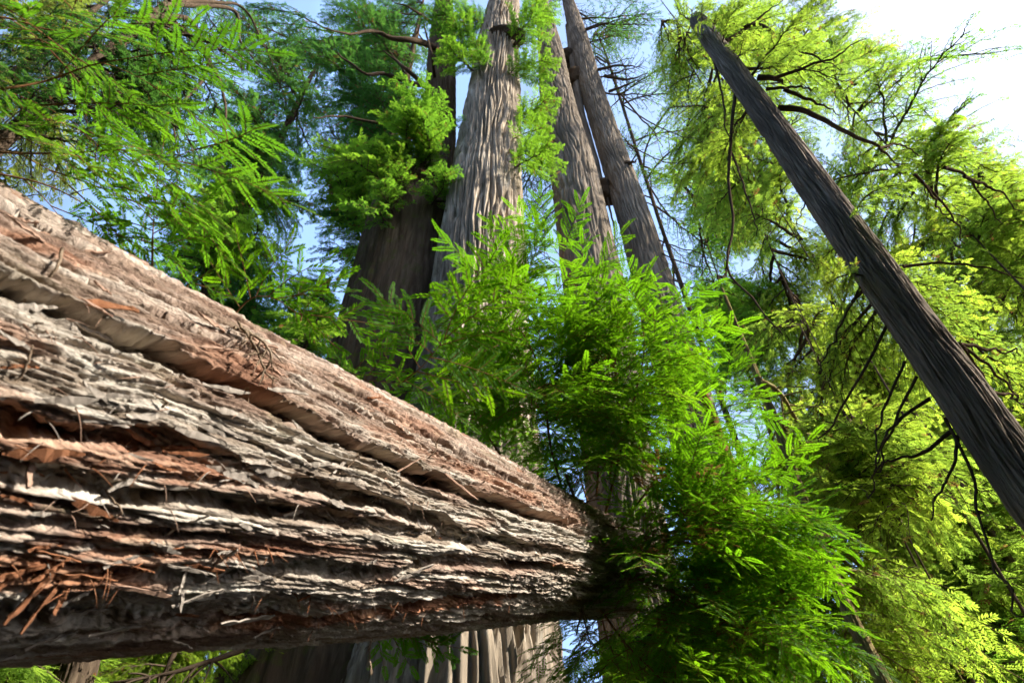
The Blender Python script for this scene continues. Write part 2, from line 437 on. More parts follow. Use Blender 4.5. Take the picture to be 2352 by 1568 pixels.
LIB = {}
def lib(kind, leafmat, woodmat):
    """meshes of one kind of branch in one foliage colour (shared by every copy)"""
    key = (kind, leafmat, woodmat)
    if key not in LIB:
        LIB[key] = []
        for (w, f) in RAW[kind]:
            LIB[key].append((w.mesh('branch', M[woodmat]), f.mesh('foliage', M[leafmat], False)))
    return LIB[key]
RAW = {
    'full':   [branch_variant(10 + k, 1.25, 0.22, 0.42, 0.085) for k in range(5)],
    'weep':   [branch_variant(20 + k, 1.1, 0.42, 0.40, 0.08, hang=0.8) for k in range(4)],
    'sparse': [branch_variant(30 + k, 0.5, 0.28, 0.40, 0.07, hang=0.45, brown=0.03) for k in range(4)],
    'clump':  [branch_variant(40 + k, 1.7, 0.12, 0.5, 0.085, hang=0.25, brown=0.015, nsec=16) for k in range(4)],
    'mass':   [branch_variant(60 + k, 0.55, 0.15, 0.6, 0.26, hang=0.3, brown=0.0, nsec=13) for k in range(3)],
    'bare':   [branch_variant(50 + k, 0.10, 0.30, 0.42, 0.06, hang=0.5, brown=0.06) for k in range(4)],
}

# gaps in the canopy through which the low sun reaches the log, the saplings and the middle trunk
LOG1, LOG2 = np.array([-1.84, 1.77, 3.28]), np.array([0.38, 5.59, 4.95])
LIT = [(LOG1 + (LOG2 - LOG1) * f, 1.5) for f in (-0.25, 0, 0.25, 0.5, 0.75, 1.0, 1.2)] + \
      [(at(1250, 850, 6.2), 1.7), (at(1450, 1000, 6.4), 1.7), (at(1600, 1250, 6.4), 1.5), (at(1100, 720, 6.0), 1.5)] + \
      [(ath(1120, y, 11.5), 1.5) for y in (20, 90, 180, 280, 400, 520, 650, 800, 1000, 1250, 1450, 1560)] + \
      [(ath(1330, y, 15), 1.2) for y in (200, 350, 500, 650)] + [(ath(970, 300, 10.3), 1.5), (at(330, 420, 3.0), 1.0)] + \
      [(ath(x, y, d), 1.35) for x, y, d in ((1900, 850, 14.5), (1850, 1000, 14.5), (2000, 950, 15), (1800, 700, 15), (1950, 700, 15), (2080, 850, 15))] + \
      [(ath(2150, 1250, 12.5), 1.5), (ath(2000, 1080, 12.5), 1.5), (ath(1950, 1350, 12.5), 1.3), (ath(2250, 1420, 12.5), 1.3), (ath(60, 1540, 10.8), 1.5), (ath(380, 1540, 11.2), 1.5)]
LIT_BASE = [(ath(x, y, 11.3), 1.0) for x in (1150, 1250) for y in (1440, 1500, 1560)]
def in_gap(p, margin=0.0, spots=None):
    for k, r in (spots or LIT):
        v = p - k; a = v @ SUN
        if a > 0.8 and np.linalg.norm(v - a * SUN) < r + margin: return True
    return False

NB = 0
def branch_to(tree, target, kind, leafmat, woodmat='limb', rise=None, length=None, check=True, twist=0.35, name='branch'):
    """a branch growing from the trunk to a point in the crown"""
    global NB
    target = np.asarray(target, float)
    hor = np.linalg.norm((target - tree.on_axis(target[2])[0])[:2])
    z = target[2] + (hor * 0.25 if rise is None else rise)
    z = min(z, tree.cen[-1][2] - 0.05)
    o, r = tree.on_axis(z)
    o = o + unit(np.append((target - o)[:2], 0)) * r * 0.8
    d = target - o; L = np.linalg.norm(d)
    if L < 0.3: return None
    mg = 1.3 if kind == 'mass' else 0.0
    if check is True and (in_gap(target, mg) or in_gap(o + d * 0.6, mg) or in_gap(target + d / L * 0.5, mg) or (mg and in_gap(o + d * 0.3, mg))): return None
    if check == 'base':
        check = any(in_gap(o + d * f, 0.3, LIT_BASE) for f in (.4, .7, 1.0, 1.1))
        if check: return None
    vs_ = lib(kind, leafmat, woodmat); w, f = vs_[NB % len(vs_)]; NB += 1
    b = obj(name, w, tree.root)
    zup = np.array([random.gauss(0, twist), random.gauss(0, twist), 1.0])
    sc = L * 1.08
    ys = min(1.0, max(0.5, 3.8 / sc))
    place(b, d, zup, o - tree.base, (sc, sc * ys if sc > 4 else sc, sc * ys if sc > 4 else sc))
    fo = obj('foliage', f, b); fo['kind'] = 'stuff'
    return b

def fill(tree, n, regions, kind, leafmat, woodmat='limb', spread_d=(0.8, 1.2), maxlen=6.0, seed=0, **kw):
    """n branches whose ends lie in the given parts of the crown; regions: (x, y, rx, ry)"""
    r = random.Random(seed + 991)
    kinds = kind if isinstance(kind, (list, tuple)) else [kind]
    tot = sum(a[2] * a[3] for a in regions); done = 0
    for t in range(n * 4):
        if done >= n: break
        u = r.uniform(0, tot)
        for (x, y, rx, ry) in regions:
            u -= rx * ry
            if u <= 0: break
        a = r.uniform(0, 2 * math.pi); q = math.sqrt(r.random())
        p = ath(x + rx * q * math.cos(a), y + ry * q * math.sin(a), tree.dist * r.uniform(*spread_d))
        if p[2] < 0.6: continue
        ax, rr = tree.on_axis(p[2]); hv = (p - ax)[:2]; hl = np.linalg.norm(hv)
        if hl > maxlen: p[:2] = p[:2]; 
        if hl > maxlen * 1.3: continue
        if branch_to(tree, p, r.choice(kinds), leafmat, woodmat, **kw) is not None: done += 1
    return done
# ------------------------------------------------------------------ the fallen log
LA = unit(LOG2 - LOG1); LH = unit(np.cross(LA, [0, 0, 1])); LU = np.cross(LH, LA)
LLEN = float(np.linalg.norm(LOG2 - LOG1))
def log_radius(s): return 0.75 + (0.50 - 0.75) * s / LLEN

def log_hit(px, py, extra=0.0):
    """where a sight line meets the log: (distance along, angle) """
    d = unit(ray(px, py)); lo, hi = 0.3, 12.0; prev = None
    for t in np.arange(0.5, 12, 0.01):
        p = CAM + d * t; v = p - LOG1; s = v @ LA; w = v - s * LA
        if np.linalg.norm(w) < log_radius(s) + extra: return s, math.atan2(w @ LU, w @ LH)
    # grazing: nearest approach
    best = min(((np.linalg.norm((CAM + d * t - LOG1) - ((CAM + d * t - LOG1) @ LA) * LA) - log_radius((CAM + d * t - LOG1) @ LA), t) for t in np.arange(0.5, 12, 0.02)))
    v = CAM + d * best[1] - LOG1; s = v @ LA; w = v - s * LA
    return s, math.atan2(w @ LU, w @ LH)

def log_point(s, phi, lift=0.0):
    r = log_radius(s) + lift
    return LOG1 + LA * s + r * (math.cos(phi) * LH + math.sin(phi) * LU)

def log_normal(phi): return math.cos(phi) * LH + math.sin(phi) * LU

# furrows and scars surveyed on the log, plus one added recess: points, half width (m), depth (m)
FURROWS = [
    ([(0, 655), (150, 702), (330, 800), (520, 880), (640, 945), (800, 1022), (960, 1092), (1130, 1152), (1280, 1198)], 0.046, 0.24),
    ([(0, 478), (130, 540), (300, 632), (520, 748), (800, 903), (1000, 1015), (1200, 1118)], 0.028, 0.05),
    ([(60, 570), (300, 700), (560, 810), (800, 930), (1000, 1045), (1200, 1145)], 0.018, 0.035),
    ([(0, 955), (120, 985), (280, 1003), (460, 1046), (600, 1089), (753, 1127), (975, 1190), (1060, 1228), (1160, 1247), (1345, 1280)], 0.040, 0.15),
    ([(0, 800), (200, 850), (420, 930), (600, 1000), (760, 1060), (900, 1110)], 0.014, 0.035),
    ([(0, 1080), (200, 1116), (400, 1140), (640, 1176), (846, 1208), (950, 1224), (1040, 1236)], 0.038, 0.12),
    ([(0, 1185), (250, 1205), (450, 1222)], 0.016, 0.04),
    ([(430, 1320), (640, 1306), (753, 1310), (900, 1316), (1010, 1284), (1197, 1297), (1310, 1312)], 0.036, 0.10),
    ([(0, 1392), (200, 1398), (380, 1405), (520, 1412)], 0.10, 0.16),  # recess added at the shaded underside so the ridge above stands out
    ([(300, 1455), (560, 1432), (800, 1402), (1000, 1378), (1185, 1362)], 0.030, 0.045),
]
def build_log():
    root = thing('fallen_log', 'huge fallen redwood log with deep furrowed grey and reddish bark leaning across the view', 'log', LOG1 - np.array([0, 0, 0.75]))
    base = LOG1 - np.array([0, 0, 0.75])
    ns, nt_ = 680, 740
    s = np.linspace(-0.9, LLEN * 1.28, ns)
    # angles: fine where the photographer sees the bark, coarse at the back
    f = np.linspace(0, 1, nt_, endpoint=False)
    phi = np.radians(np.interp(f, [0, 0.90, 1.0], [80, -135, -280]))
    S, PH = np.meshgrid(s, phi, indexing='ij')
    W = PH * 0.66
    r = log_radius(S)
    wig = 0.05 * fbm(S * 0.9, W * 2.2, 3, 51)
    Ww = W + 0.045 * fbm(S * 1.3, W * 3.5, 3, 52)
    h = 0.025 * noise2(S * 0.5, W * 1.5, 60)
    # long rounded bark ridges between the furrows
    a = Ww / 0.115 - 0.25 * S
    rid = 1 - np.abs(noise2(a, S * 0.75, 61)) * 2
    h += 0.010 * np.clip(rid, -0.7, 1)
    a2 = Ww / 0.048 + 0.35 * S
    h += 0.011 * np.clip(1 - np.abs(noise2(a2, S * 1.6, 62)) * 2.2, -0.8, 1)
    # main furrows
    dep = np.zeros_like(S)
    for k, (pts, hw, dp) in enumerate(FURROWS):
        hit = [log_hit(*p) for p in pts]
        hs = np.array([x[0] for x in hit]); hp = np.unwrap(np.array([x[1] for x in hit]))
        o = np.argsort(hs); hs, hp = hs[o], hp[o]
        c = np.interp(S, hs, hp)
        dist = (PH - c) * r + 0.6 * hw * noise2(S * 2.6, W * 3 + k * 7, 70 + k) + 0.30 * hw * noise2(S * 9, W * 9 + k, 90 + k) + 0.22 * hw * noise2(S * 24, W * 16 + k, 95 + k)
        wd = hw * (1 + 0.45 * noise2(S * 1.4, np.full_like(S, k * 3.7), 80 + k))
        e = smooth(hs[0] - (2.0 if pts[0][0] <= 0 else 0.25), hs[0] - (1.9 if pts[0][0] <= 0 else 0.0), S) * (1 - smooth(hs[-1], hs[-1] + 0.5, S))
        # upper wall steep and overhanging, floor rising slowly below
        prof = np.where(dist > 0, 1 - smooth(0.75, 1.0, dist / wd), 1 - smooth(0.45, 1.15, -dist / wd))
        e = e * np.clip(0.72 + 1.1 * noise2(S * 0.9, np.full_like(S, k * 5.1), 86), 0.30 if k else 0.75, 1.1)
        dep = np.maximum(dep, dp * prof * e)
    h -= dep
    inside = np.clip(dep / 0.06, 0, 1)
    # flaking plates at two sizes, each lifted along one edge
    dx = 0.35 * fbm(S * 4, W * 14, 2, 101)
    far = np.zeros_like(S); farm = smooth(LLEN * 0.35, LLEN * 0.85, S)
    e1, id1, lx1, ly1 = cells(S / 0.75 + dx, Ww / 0.030 + 0.5 * S + dx, 111)
    e2, id2, lx2, ly2 = cells(S / 0.16 + dx * 1.5, Ww / 0.016 - 0.4 * S + dx, 121)
    h += (0.010 * (id1 - 0.5) + 0.006 * lx1 - 0.006 * ly1) * (1 - 0.4 * inside)
    h += (0.009 * (id2 - 0.5) + 0.006 * lx2 - 0.006 * ly2) * (0.55 + 0.55 * farm)
    h -= 0.012 * (1 - smooth(0.0, 0.10, e1)) + 0.006 * (1 - smooth(0.0, 0.12, e2)) * (0.6 + 0.6 * farm)
    e3, id3, lx3, ly3 = cells(S / 0.055 + dx * 2, Ww / 0.020 + dx, 161)
    h += (0.010 * (id3 - 0.5) + 0.007 * lx3 - 0.005 * ly3 - 0.006 * (1 - smooth(0, 0.15, e3))) * (0.45 + 0.75 * farm)
    wf = Ww + 0.012 * noise2(S * 3.5, W * 14, 133)
    h += 0.010 * np.clip(1 - np.abs(noise2(wf / 0.021, S * 1.5, 134)) * 2.4, -1, 1) + 0.005 * np.clip(1 - np.abs(noise2(wf / 0.010, S * 5.5, 135)) * 2.4, -1, 1)
    h += 0.004 * noise2(S * 8, W * 90, 131) + 0.0025 * noise2(S * 20, W * 160, 132)
    rr = r + h
    SH = PH + (0.22 + 0.6 * smooth(0.12, 0.22, dep)) * np.clip(dep - 0.02, 0, 1) / r * (1 + 0.4 * noise2(S * 3, W * 4, 77))
    SH = SH + inside / r * (0.030 * noise2(S * 5, W * 12, 171) + 0.022 * noise2(S * 6, rr * 55, 172) + 0.012 * noise2(S * 22, rr * 110, 173))
    v = LOG1 + LA * S[..., None] + rr[..., None] * (np.cos(SH)[..., None] * LH + np.sin(SH)[..., None] * LU) - base
    i, j = np.meshgrid(np.arange(ns - 1), np.arange(nt_), indexing='ij'); j2 = (j + 1) % nt_
    q = np.stack([i * nt_ + j, i * nt_ + j2, (i + 1) * nt_ + j2, (i + 1) * nt_ + j], -1).reshape(-1, 4)
    # where weathering has gone: 0 silver grey, 1 fresh red wood; brown mask for the upper shoulder
    red = np.zeros_like(S)
    def patch(p0, p1, half, amt):
        nonlocal red
        a0, b0 = log_hit(*p0); a1, b1 = log_hit(*p1)
        t = np.clip((S - a0) / (a1 - a0), 0, 1); c = b0 + (b1 - b0) * t
        d = np.abs(PH - c) * r / half + 0.9 * np.abs(noise2(S * 5, W * 22, 141)) + 0.8 * np.clip(np.maximum(a0 - S, S - a1) / 0.2, 0, 9)
        red = np.maximum(red, amt * (1 - smooth(0.55, 1.25, d)))
    patch((-40, 1010), (480, 1085), 0.075, 0.75)
    patch((-40, 1300), (330, 1318), 0.085, 1.0)
    patch((250, 1268), (620, 1262), 0.035, 0.8)
    patch((540, 1436), (1180, 1362), 0.060, 1.0)
    patch((120, 1240), (260, 1225), 0.04, 0.6)
    patch((60, 560), (150, 590), 0.05, 0.7)
    patch((860, 1000), (1160, 1120), 0.07, 0.55)
    patch((1080, 1090), (1330, 1200), 0.13, 0.55)
    patch((840, 930), (1000, 1000), 0.05, 0.4)
    red = np.maximum(red, 0.55 * smooth(0.35, 0.6, noise2(S * 1.1, W * 9, 150)))
    brown = smooth(math.radians(-2), math.radians(16), PH + 0.12 * noise2(S * 2, W * 6, 151)) * (0.55 + 0.45 * noise2(S * 1.5, W * 18, 152))
    brown = np.maximum(brown, 0.75 * smooth(0.05, 0.45, noise2(S * 0.8, W * 7, 154)))
    tone = 0.45 * id1 + 0.3 * id2 + 0.25 * (0.5 + noise2(S * 3, W * 30, 153))
    m, n, out = new_mat('log_bark')
    at_ = {k: N(n, 'ShaderNodeAttribute', attribute_name=k) for k in ('tone', 'red', 'brown')}
    tc = N(n, 'ShaderNodeTexCoord')
    mp = N(n, 'ShaderNodeMapping'); n.links.new(tc.outputs['UV'], mp.inputs[0]); mp.inputs['Scale'].default_value = (7, 85, 1)
    n1 = N(n, 'ShaderNodeTexNoise', Scale=1.0, Detail=7.0, Roughness=0.68, Distortion=0.6); n.links.new(mp.outputs[0], n1.inputs['Vector'])
    mp3 = N(n, 'ShaderNodeMapping'); n.links.new(tc.outputs['UV'], mp3.inputs[0]); mp3.inputs['Scale'].default_value = (2.2, 7, 1)
    n3 = N(n, 'ShaderNodeTexNoise', Scale=1.0, Detail=5.0, Roughness=0.65); n.links.new(mp3.outputs[0], n3.inputs['Vector'])
    grey = ramp(n, at_['tone'].outputs['Fac'], [(0.2, (0.22, 0.17, 0.125)), (0.5, (0.36, 0.31, 0.255)), (0.8, (0.51, 0.47, 0.405))])
    brn = ramp(n, at_['tone'].outputs['Fac'], [(0.2, (0.11, 0.055, 0.035)), (0.5, (0.195, 0.108, 0.072)), (0.8, (0.33, 0.23, 0.172))])
    rd = ramp(n, at_['tone'].outputs['Fac'], [(0.2, (0.15, 0.055, 0.027)), (0.5, (0.27, 0.115, 0.058)), (0.85, (0.40, 0.22, 0.13))])
    col = mixc(n, at_['brown'].outputs['Fac'], grey, brn)
    lich = ramp(n, n3.outputs[0], [(0.56, (0, 0, 0)), (0.70, (0.4, 0.4, 0.4))])
    col = mixc(n, lich, col, (0.30, 0.29, 0.17))
    col = mixc(n, at_['red'].outputs['Fac'], col, rd)
    fib = ramp(n, n1.outputs[0], [(0.33, (0.42, 0.36, 0.32)), (0.50, (0.95, 0.94, 0.93)), (0.70, (1.3, 1.28, 1.22))])
    col = mixc(n, 0.8, col, fib, 'MULTIPLY')
    p = N(n, 'ShaderNodeBsdfPrincipled', Roughness=0.88); p.inputs['Specular IOR Level'].default_value = 0.2
    n.links.new(col, p.inputs['Base Color'])
    mp2 = N(n, 'ShaderNodeMapping'); n.links.new(tc.outputs['UV'], mp2.inputs[0]); mp2.inputs['Scale'].default_value = (16, 150, 1)
    n2 = N(n, 'ShaderNodeTexNoise', Scale=1.0, Detail=6.0, Roughness=0.7); n.links.new(mp2.outputs[0], n2.inputs['Vector'])
    mp4 = N(n, 'ShaderNodeMapping'); n.links.new(tc.outputs['UV'], mp4.inputs[0]); mp4.inputs['Scale'].default_value = (55, 170, 1)
    n5 = N(n, 'ShaderNodeTexVoronoi', Scale=1.0); n5.feature = 'F1'; n.links.new(mp4.outputs[0], n5.inputs['Vector'])
    sm = N(n, 'ShaderNodeMath', operation='MULTIPLY_ADD'); n.links.new(n5.outputs['Distance'], sm.inputs[0]); sm.inputs[1].default_value = -0.45; n.links.new(n2.outputs[0], sm.inputs[2])
    b = N(n, 'ShaderNodeBump', Strength=1.0, Distance=0.014); n.links.new(sm.outputs[0], b.inputs['Height']); n.links.new(b.outputs[0], p.inputs['Normal'])
    n.links.new(p.outputs[0], out.inputs[0])
    M['log_bark'] = m
    me = mesh_from('bark', v.reshape(-1, 3), q, m, True, {'tone': tone.ravel(), 'red': red.ravel(), 'brown': np.clip(brown, 0, 1).ravel()})
    uv = me.uv_layers.new(name='UVMap')
    UVv = np.stack([S, W], -1).reshape(-1, 2).astype(np.float32)
    uv.data.foreach_set('uv', UVv[q.ravel()].ravel())
    obj('bark', me, root)
    # ragged far end (hidden among the saplings) and near end are closed by broken heartwood
    for sv in (0, ns - 1):
        ring = v[sv]; cen = ring.mean(0)
        vv = np.vstack([ring] + [cen + (ring - cen) * k + LA * 0.1 * rng.normal(size=(nt_, 1)) * (k < 1) for k in (0.6, 0.25)])
        qq = []
        for k in range(2):
            for a_ in range(nt_): qq.append((k * nt_ + a_, k * nt_ + (a_ + 1) % nt_, (k + 1) * nt_ + (a_ + 1) % nt_, (k + 1) * nt_ + a_))
        obj('heartwood', mesh_from('heartwood', vv, np.array(qq), M['twig'], False), root)
    return root, base, h, s, phi
LOG, LOGBASE, LOGH, LOGS, LOGP = build_log()

def log_surface(s, phi, lift=0.0):
    i = int(np.clip(np.searchsorted(LOGS, s), 0, len(LOGS) - 1)); j = int(np.argmin(np.abs(LOGP - phi)))
    return log_point(s, phi, LOGH[i, j] + lift)

def shard_mesh(name, mat, seed, curl=0.12, taper=0.5, n=11):
    """torn strip of bark: length 1 along X, 1 wide, 1 thick (scaled on use)"""
    r = np.random.default_rng(seed); x = np.linspace(0, 1, n)
    w = 0.5 * (0.12 + 0.88 * np.sin(np.pi * np.clip(x * 0.93 + 0.06, 0, 1)) ** taper) * (1 + 0.25 * r.normal(size=n))
    z = curl * 8 * x ** 2 + 0.8 * r.normal(size=n) * 0.3; yo = 0.25 * r.normal(size=n).cumsum() * 0.4
    V = []
    for k in range(n):
        V += [(x[k], yo[k] - w[k], z[k]), (x[k], yo[k] + w[k], z[k] + 0.3 * r.normal()), (x[k], yo[k] + w[k] * 0.85, z[k] - 1), (x[k], yo[k] - w[k] * 0.85, z[k] - 1)]
    Q = [(0, 3, 2, 1), (4 * n - 4, 4 * n - 3, 4 * n - 2, 4 * n - 1)]
    for k in range(n - 1):
        for m in range(4): Q.append((k * 4 + m, k * 4 + (m + 1) % 4, k * 4 + 4 + (m + 1) % 4, k * 4 + 4 + m))
    t = r.uniform(0.2, 0.8)
    return mesh_from(name, np.array(V), np.array(Q), mat, False, {'tone': np.full(4 * n, t)})

M['flake_grey'] = bark_mat('flake_grey', (0.24, 0.19, 0.15), (0.36, 0.31, 0.26), (0.48, 0.44, 0.38), 30, 30, 0.4)
M['flake_brown'] = bark_mat('flake_brown', (0.20, 0.12, 0.08), (0.33, 0.21, 0.15), (0.42, 0.31, 0.24), 30, 30, 0.4)
M['flake_red'] = bark_mat('flake_red', (0.15, 0.055, 0.027), (0.27, 0.115, 0.058), (0.38, 0.21, 0.12), 30, 30, 0.4)

def build_flakes():
    lib_ = {c: [shard_mesh('bark_flake', M['flake_' + c], 200 + k, 0.10, 0.5) for k in range(5)] for c in ('grey', 'brown', 'red')}
    r = random.Random(5); n = 0
    while n < 170:
        px, py = r.uniform(-30, 1350), r.uniform(430, 1500)
        top = np.interp(px, [0, 200, 500, 760, 1000, 1250, 1400], [435, 550, 700, 845, 975, 1100, 1180]) + 12
        bot = np.interp(px, [0, 400, 800, 1270, 1400], [1500, 1478, 1448, 1412, 1400]) - 10
        if not top < py < bot: continue
        s, phi = log_hit(px, py)
        L = r.uniform(0.06, 0.20) * (1.0 if px < 700 else 0.8); W_ = L * r.uniform(0.06, 0.15)
        c = 'brown' if phi > 0.05 else 'grey'
        if r.random() < 0.10: c = 'red'
        if px < 350 and 1270 < py < 1340 or (px < 450 and 990 < py < 1090): c = 'red'
        d = LA * r.choice((1, -1)) + log_normal(phi) * r.uniform(0.05, 0.32) + np.cross(LA, log_normal(phi)) * r.gauss(0, 0.22)
        o = obj('bark_flake', r.choice(lib_[c]), LOG)
        place(o, d, log_normal(phi), log_surface(s, phi, 0.004) - LOGBASE, (L, W_, 0.006))
        n += 1
    # the big torn splinters
    big = [((130, 1288), (0, 1372), 0.040, 'red', 0.09), ((170, 1296), (35, 1385), 0.03, 'red', 0.10), ((150, 1330), (110, 1372), 0.05, 'red', 0.06), ((95, 1282), (-20, 1300), 0.04, 'red', 0.05),
           ((160, 1265), (60, 1300), 0.03, 'red', 0.06), ((60, 1300), (-30, 1330), 0.04, 'red', 0.07), ((475, 1300), (520, 1240), 0.035, 'grey', 0.07), ((412, 1292), (500, 1290), 0.035, 'red', 0.05),
           ((445, 1310), (400, 1368), 0.03, 'grey', 0.07), ((425, 1306), (395, 1340), 0.03, 'grey', 0.05), ((140, 1012), (30, 1098), 0.05, 'brown', 0.07), ((630, 1420), (500, 1405), 0.08, 'grey', 0.05),
           ((200, 1020), (330, 1060), 0.04, 'grey', 0.04), ((560, 1080), (640, 1052), 0.02, 'grey', 0.06), ((700, 1372), (780, 1345), 0.035, 'grey', 0.05), ((900, 1330), (985, 1290), 0.05, 'grey', 0.03),
           ((380, 1230), (450, 1165), 0.015, 'grey', 0.08), ((240, 1330), (380, 1352), 0.04, 'brown', 0.04), ((880, 1100), (950, 1060), 0.02, 'brown', 0.06), ((1015, 1090), (1080, 1150), 0.03, 'brown', 0.05)]
    for (a, b, w, c, lift) in big:
        sa, pa = log_hit(*a); sb, pb = log_hit(*b)
        A = log_surface(sa, pa, 0.0); B = log_point(sb, pb, lift); d = B - A; L = np.linalg.norm(d)
        o = obj('splinter', shard_mesh('splinter', M['flake_' + c], int(a[0]) + 300, 0.05, 0.35), LOG)
        place(o, d, log_normal(pa), A - LOGBASE, (L, w * 0.36, 0.007))
build_flakes()

def build_fibres():
    """frayed strings of bark standing off the surface"""
    r = random.Random(11)
    zones = [(0, 300, 1265, 1340, 'flake_red', 14), (0, 480, 990, 1090, 'flake_red', 14), (300, 640, 1245, 1290, 'flake_red', 16), (560, 1180, 1360, 1440, 'flake_red', 26),
             (0, 1250, 640, 1190, 'flake_brown', 60), (850, 1360, 1050, 1250, 'flake_brown', 40), (0, 1300, 900, 1380, 'flake_grey', 40)]
    for x0, x1, y0, y1, mat, n in zones:
        k = 0
        while k < n:
            px, py = r.uniform(x0, x1), r.uniform(y0, y1)
            if not np.interp(px, [0, 500, 1000, 1400], [460, 725, 1000, 1200]) < py < np.interp(px, [0, 400, 800, 1400], [1480, 1460, 1430, 1390]): continue
            k += 1
            s, ph = log_hit(px, py); p = log_surface(s, ph, -0.003); nn = log_normal(ph); L = r.uniform(.025, .09)
            d = unit(LA * r.choice((1, -1)) * r.uniform(.3, 1) + np.array([0, 0, -1]) * r.uniform(0, .8) + nn * r.uniform(.1, .5)); side = unit(np.cross(d, nn)) * r.gauss(0, .25)
            t = np.linspace(0, 1, 7)[:, None]
            pts = p + d * L * t + (np.array([0, 0, -.35]) + side) * L * t ** 2
            v, q = tube(pts - LOGBASE, np.linspace(r.uniform(.0014, .0035), .0008, 7), 4)
            obj('bark_fibre', mesh_from('bark_fibre', v, q, M[mat]), LOG)
build_fibres()

# ------------------------------------------------------------------ the standing redwoods
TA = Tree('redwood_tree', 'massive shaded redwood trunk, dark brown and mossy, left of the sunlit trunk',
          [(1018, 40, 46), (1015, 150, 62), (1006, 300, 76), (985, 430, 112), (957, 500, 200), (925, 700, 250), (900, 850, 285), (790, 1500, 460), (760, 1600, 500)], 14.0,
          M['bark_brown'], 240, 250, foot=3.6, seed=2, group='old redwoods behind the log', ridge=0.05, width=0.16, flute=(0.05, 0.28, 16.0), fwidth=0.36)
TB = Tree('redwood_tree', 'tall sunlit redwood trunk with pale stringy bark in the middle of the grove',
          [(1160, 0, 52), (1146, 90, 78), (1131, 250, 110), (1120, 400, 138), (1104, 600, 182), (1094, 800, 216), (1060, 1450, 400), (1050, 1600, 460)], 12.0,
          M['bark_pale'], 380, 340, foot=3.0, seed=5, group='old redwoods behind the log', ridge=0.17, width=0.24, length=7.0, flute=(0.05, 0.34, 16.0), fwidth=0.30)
TC = Tree('redwood_tree', 'grey redwood trunk just right of the sunlit middle trunk',
          [(1262, 100, 46), (1283, 250, 74), (1318, 400, 98), (1345, 560, 116), (1372, 720, 132), (1425, 1100, 150)], 13.2,
          M['bark_grey'], 220, 300, foot=0.9, seed=8, group='old redwoods behind the log', ridge=0.085, width=0.22, length=3.5)
TD = Tree('redwood_tree', 'slimmer grey redwood trunk with stub branches, rightmost of the central group',
          [(1322, 60, 34), (1362, 216, 48), (1410, 360, 58), (1458, 504, 68), (1515, 700, 88), (1565, 870, 100), (1640, 1150, 130)], 14.8,
          M['bark_grey'], 200, 300, foot=1.1, seed=9, group='old redwoods behind the log', ridge=0.065, width=0.18, length=3.5)
TF = Tree('redwood_tree', 'straight dark redwood trunk slanting across the bright foliage at the right',
          [(1618, 68, 36), (1765, 275, 52), (1909, 480, 69), (2130, 790, 90), (2352, 1105, 112), (2560, 1400, 132)], 8.5,
          M['bark_dark'], 220, 300, foot=0.65, top=0.9, seed=12, ridge=0.035, width=0.075, length=2.2)
TG = Tree('redwood_tree', 'brown redwood trunk half hidden behind the overhanging sprays at upper left',
          [(-20, 345, 36), (36, 299, 34), (158, 191, 28), (360, 30, 18)], 13.0, M['limb'], 110, 160, foot=0.7, seed=14, ridge=0.03, width=0.12)

# second stem and the burls that join it to the right-hand grey trunk
def burl(tree, p, r, seed, squash=(1, 1, 1)):
    u, v = np.meshgrid(np.linspace(0, 2 * math.pi, 28, endpoint=False), np.linspace(0.02, math.pi - 0.02, 18), indexing='xy')
    d = np.stack([np.sin(v) * np.cos(u), np.sin(v) * np.sin(u), np.cos(v)], -1)
    k = r * (1 + 0.28 * noise2(u * 1.3 + seed, v * 1.7, seed) + 0.12 * noise2(u * 4, v * 4, seed + 1))
    P = d * k[..., None] * np.array(squash) + (p - tree.base)
    i, j = np.meshgrid(np.arange(17), np.arange(28), indexing='ij'); j2 = (j + 1) % 28
    q = np.stack([i * 28 + j, i * 28 + j2, (i + 1) * 28 + j2, (i + 1) * 28 + j], -1).reshape(-1, 4)
    obj('burl', mesh_from('burl', P.reshape(-1, 3), q, M['limb']), tree.root)
burl(TD, ath(1388, 442, 14.9), 0.55, 3, (1, 1, 1.2)); burl(TD, ath(1318, 190, 14.9), 0.75, 5, (1.1, 1, 1)); burl(TD, ath(1300, 135, 14.9), 0.6, 6)
burl(TB, ath(1158, 92, 11.4), 0.85, 8, (1.2, 0.8, 0.5)); burl(TA, ath(950, 448, 13.2), 1.2, 9, (1.25, 0.9, 0.55)); burl(TD, ath(1440, 380, 14.5), 0.2, 11); burl(TC, ath(1326, 345, 12.8), 0.25, 12)
TD.tubes('stem', [ath(1305, 60, 14.8), ath(1318, 150, 14.8), ath(1332, 252, 14.8), ath(1352, 335, 14.8), ath(1372, 414, 14.8), ath(1385, 448, 14.9)], 0.20, 0.30, M['bark_grey'], 12)

def limb(tree, pix, dist, r0, r1, mat='limb', name='limb'):
    """bare limb surveyed through frame positions, starting at the stem"""
    if not isinstance(dist, (list, tuple)): dist = [dist] * len(pix)
    tree.tubes(name, [ath(x, y, d) for (x, y), d in zip(pix, dist)], r0, r1, M[mat])

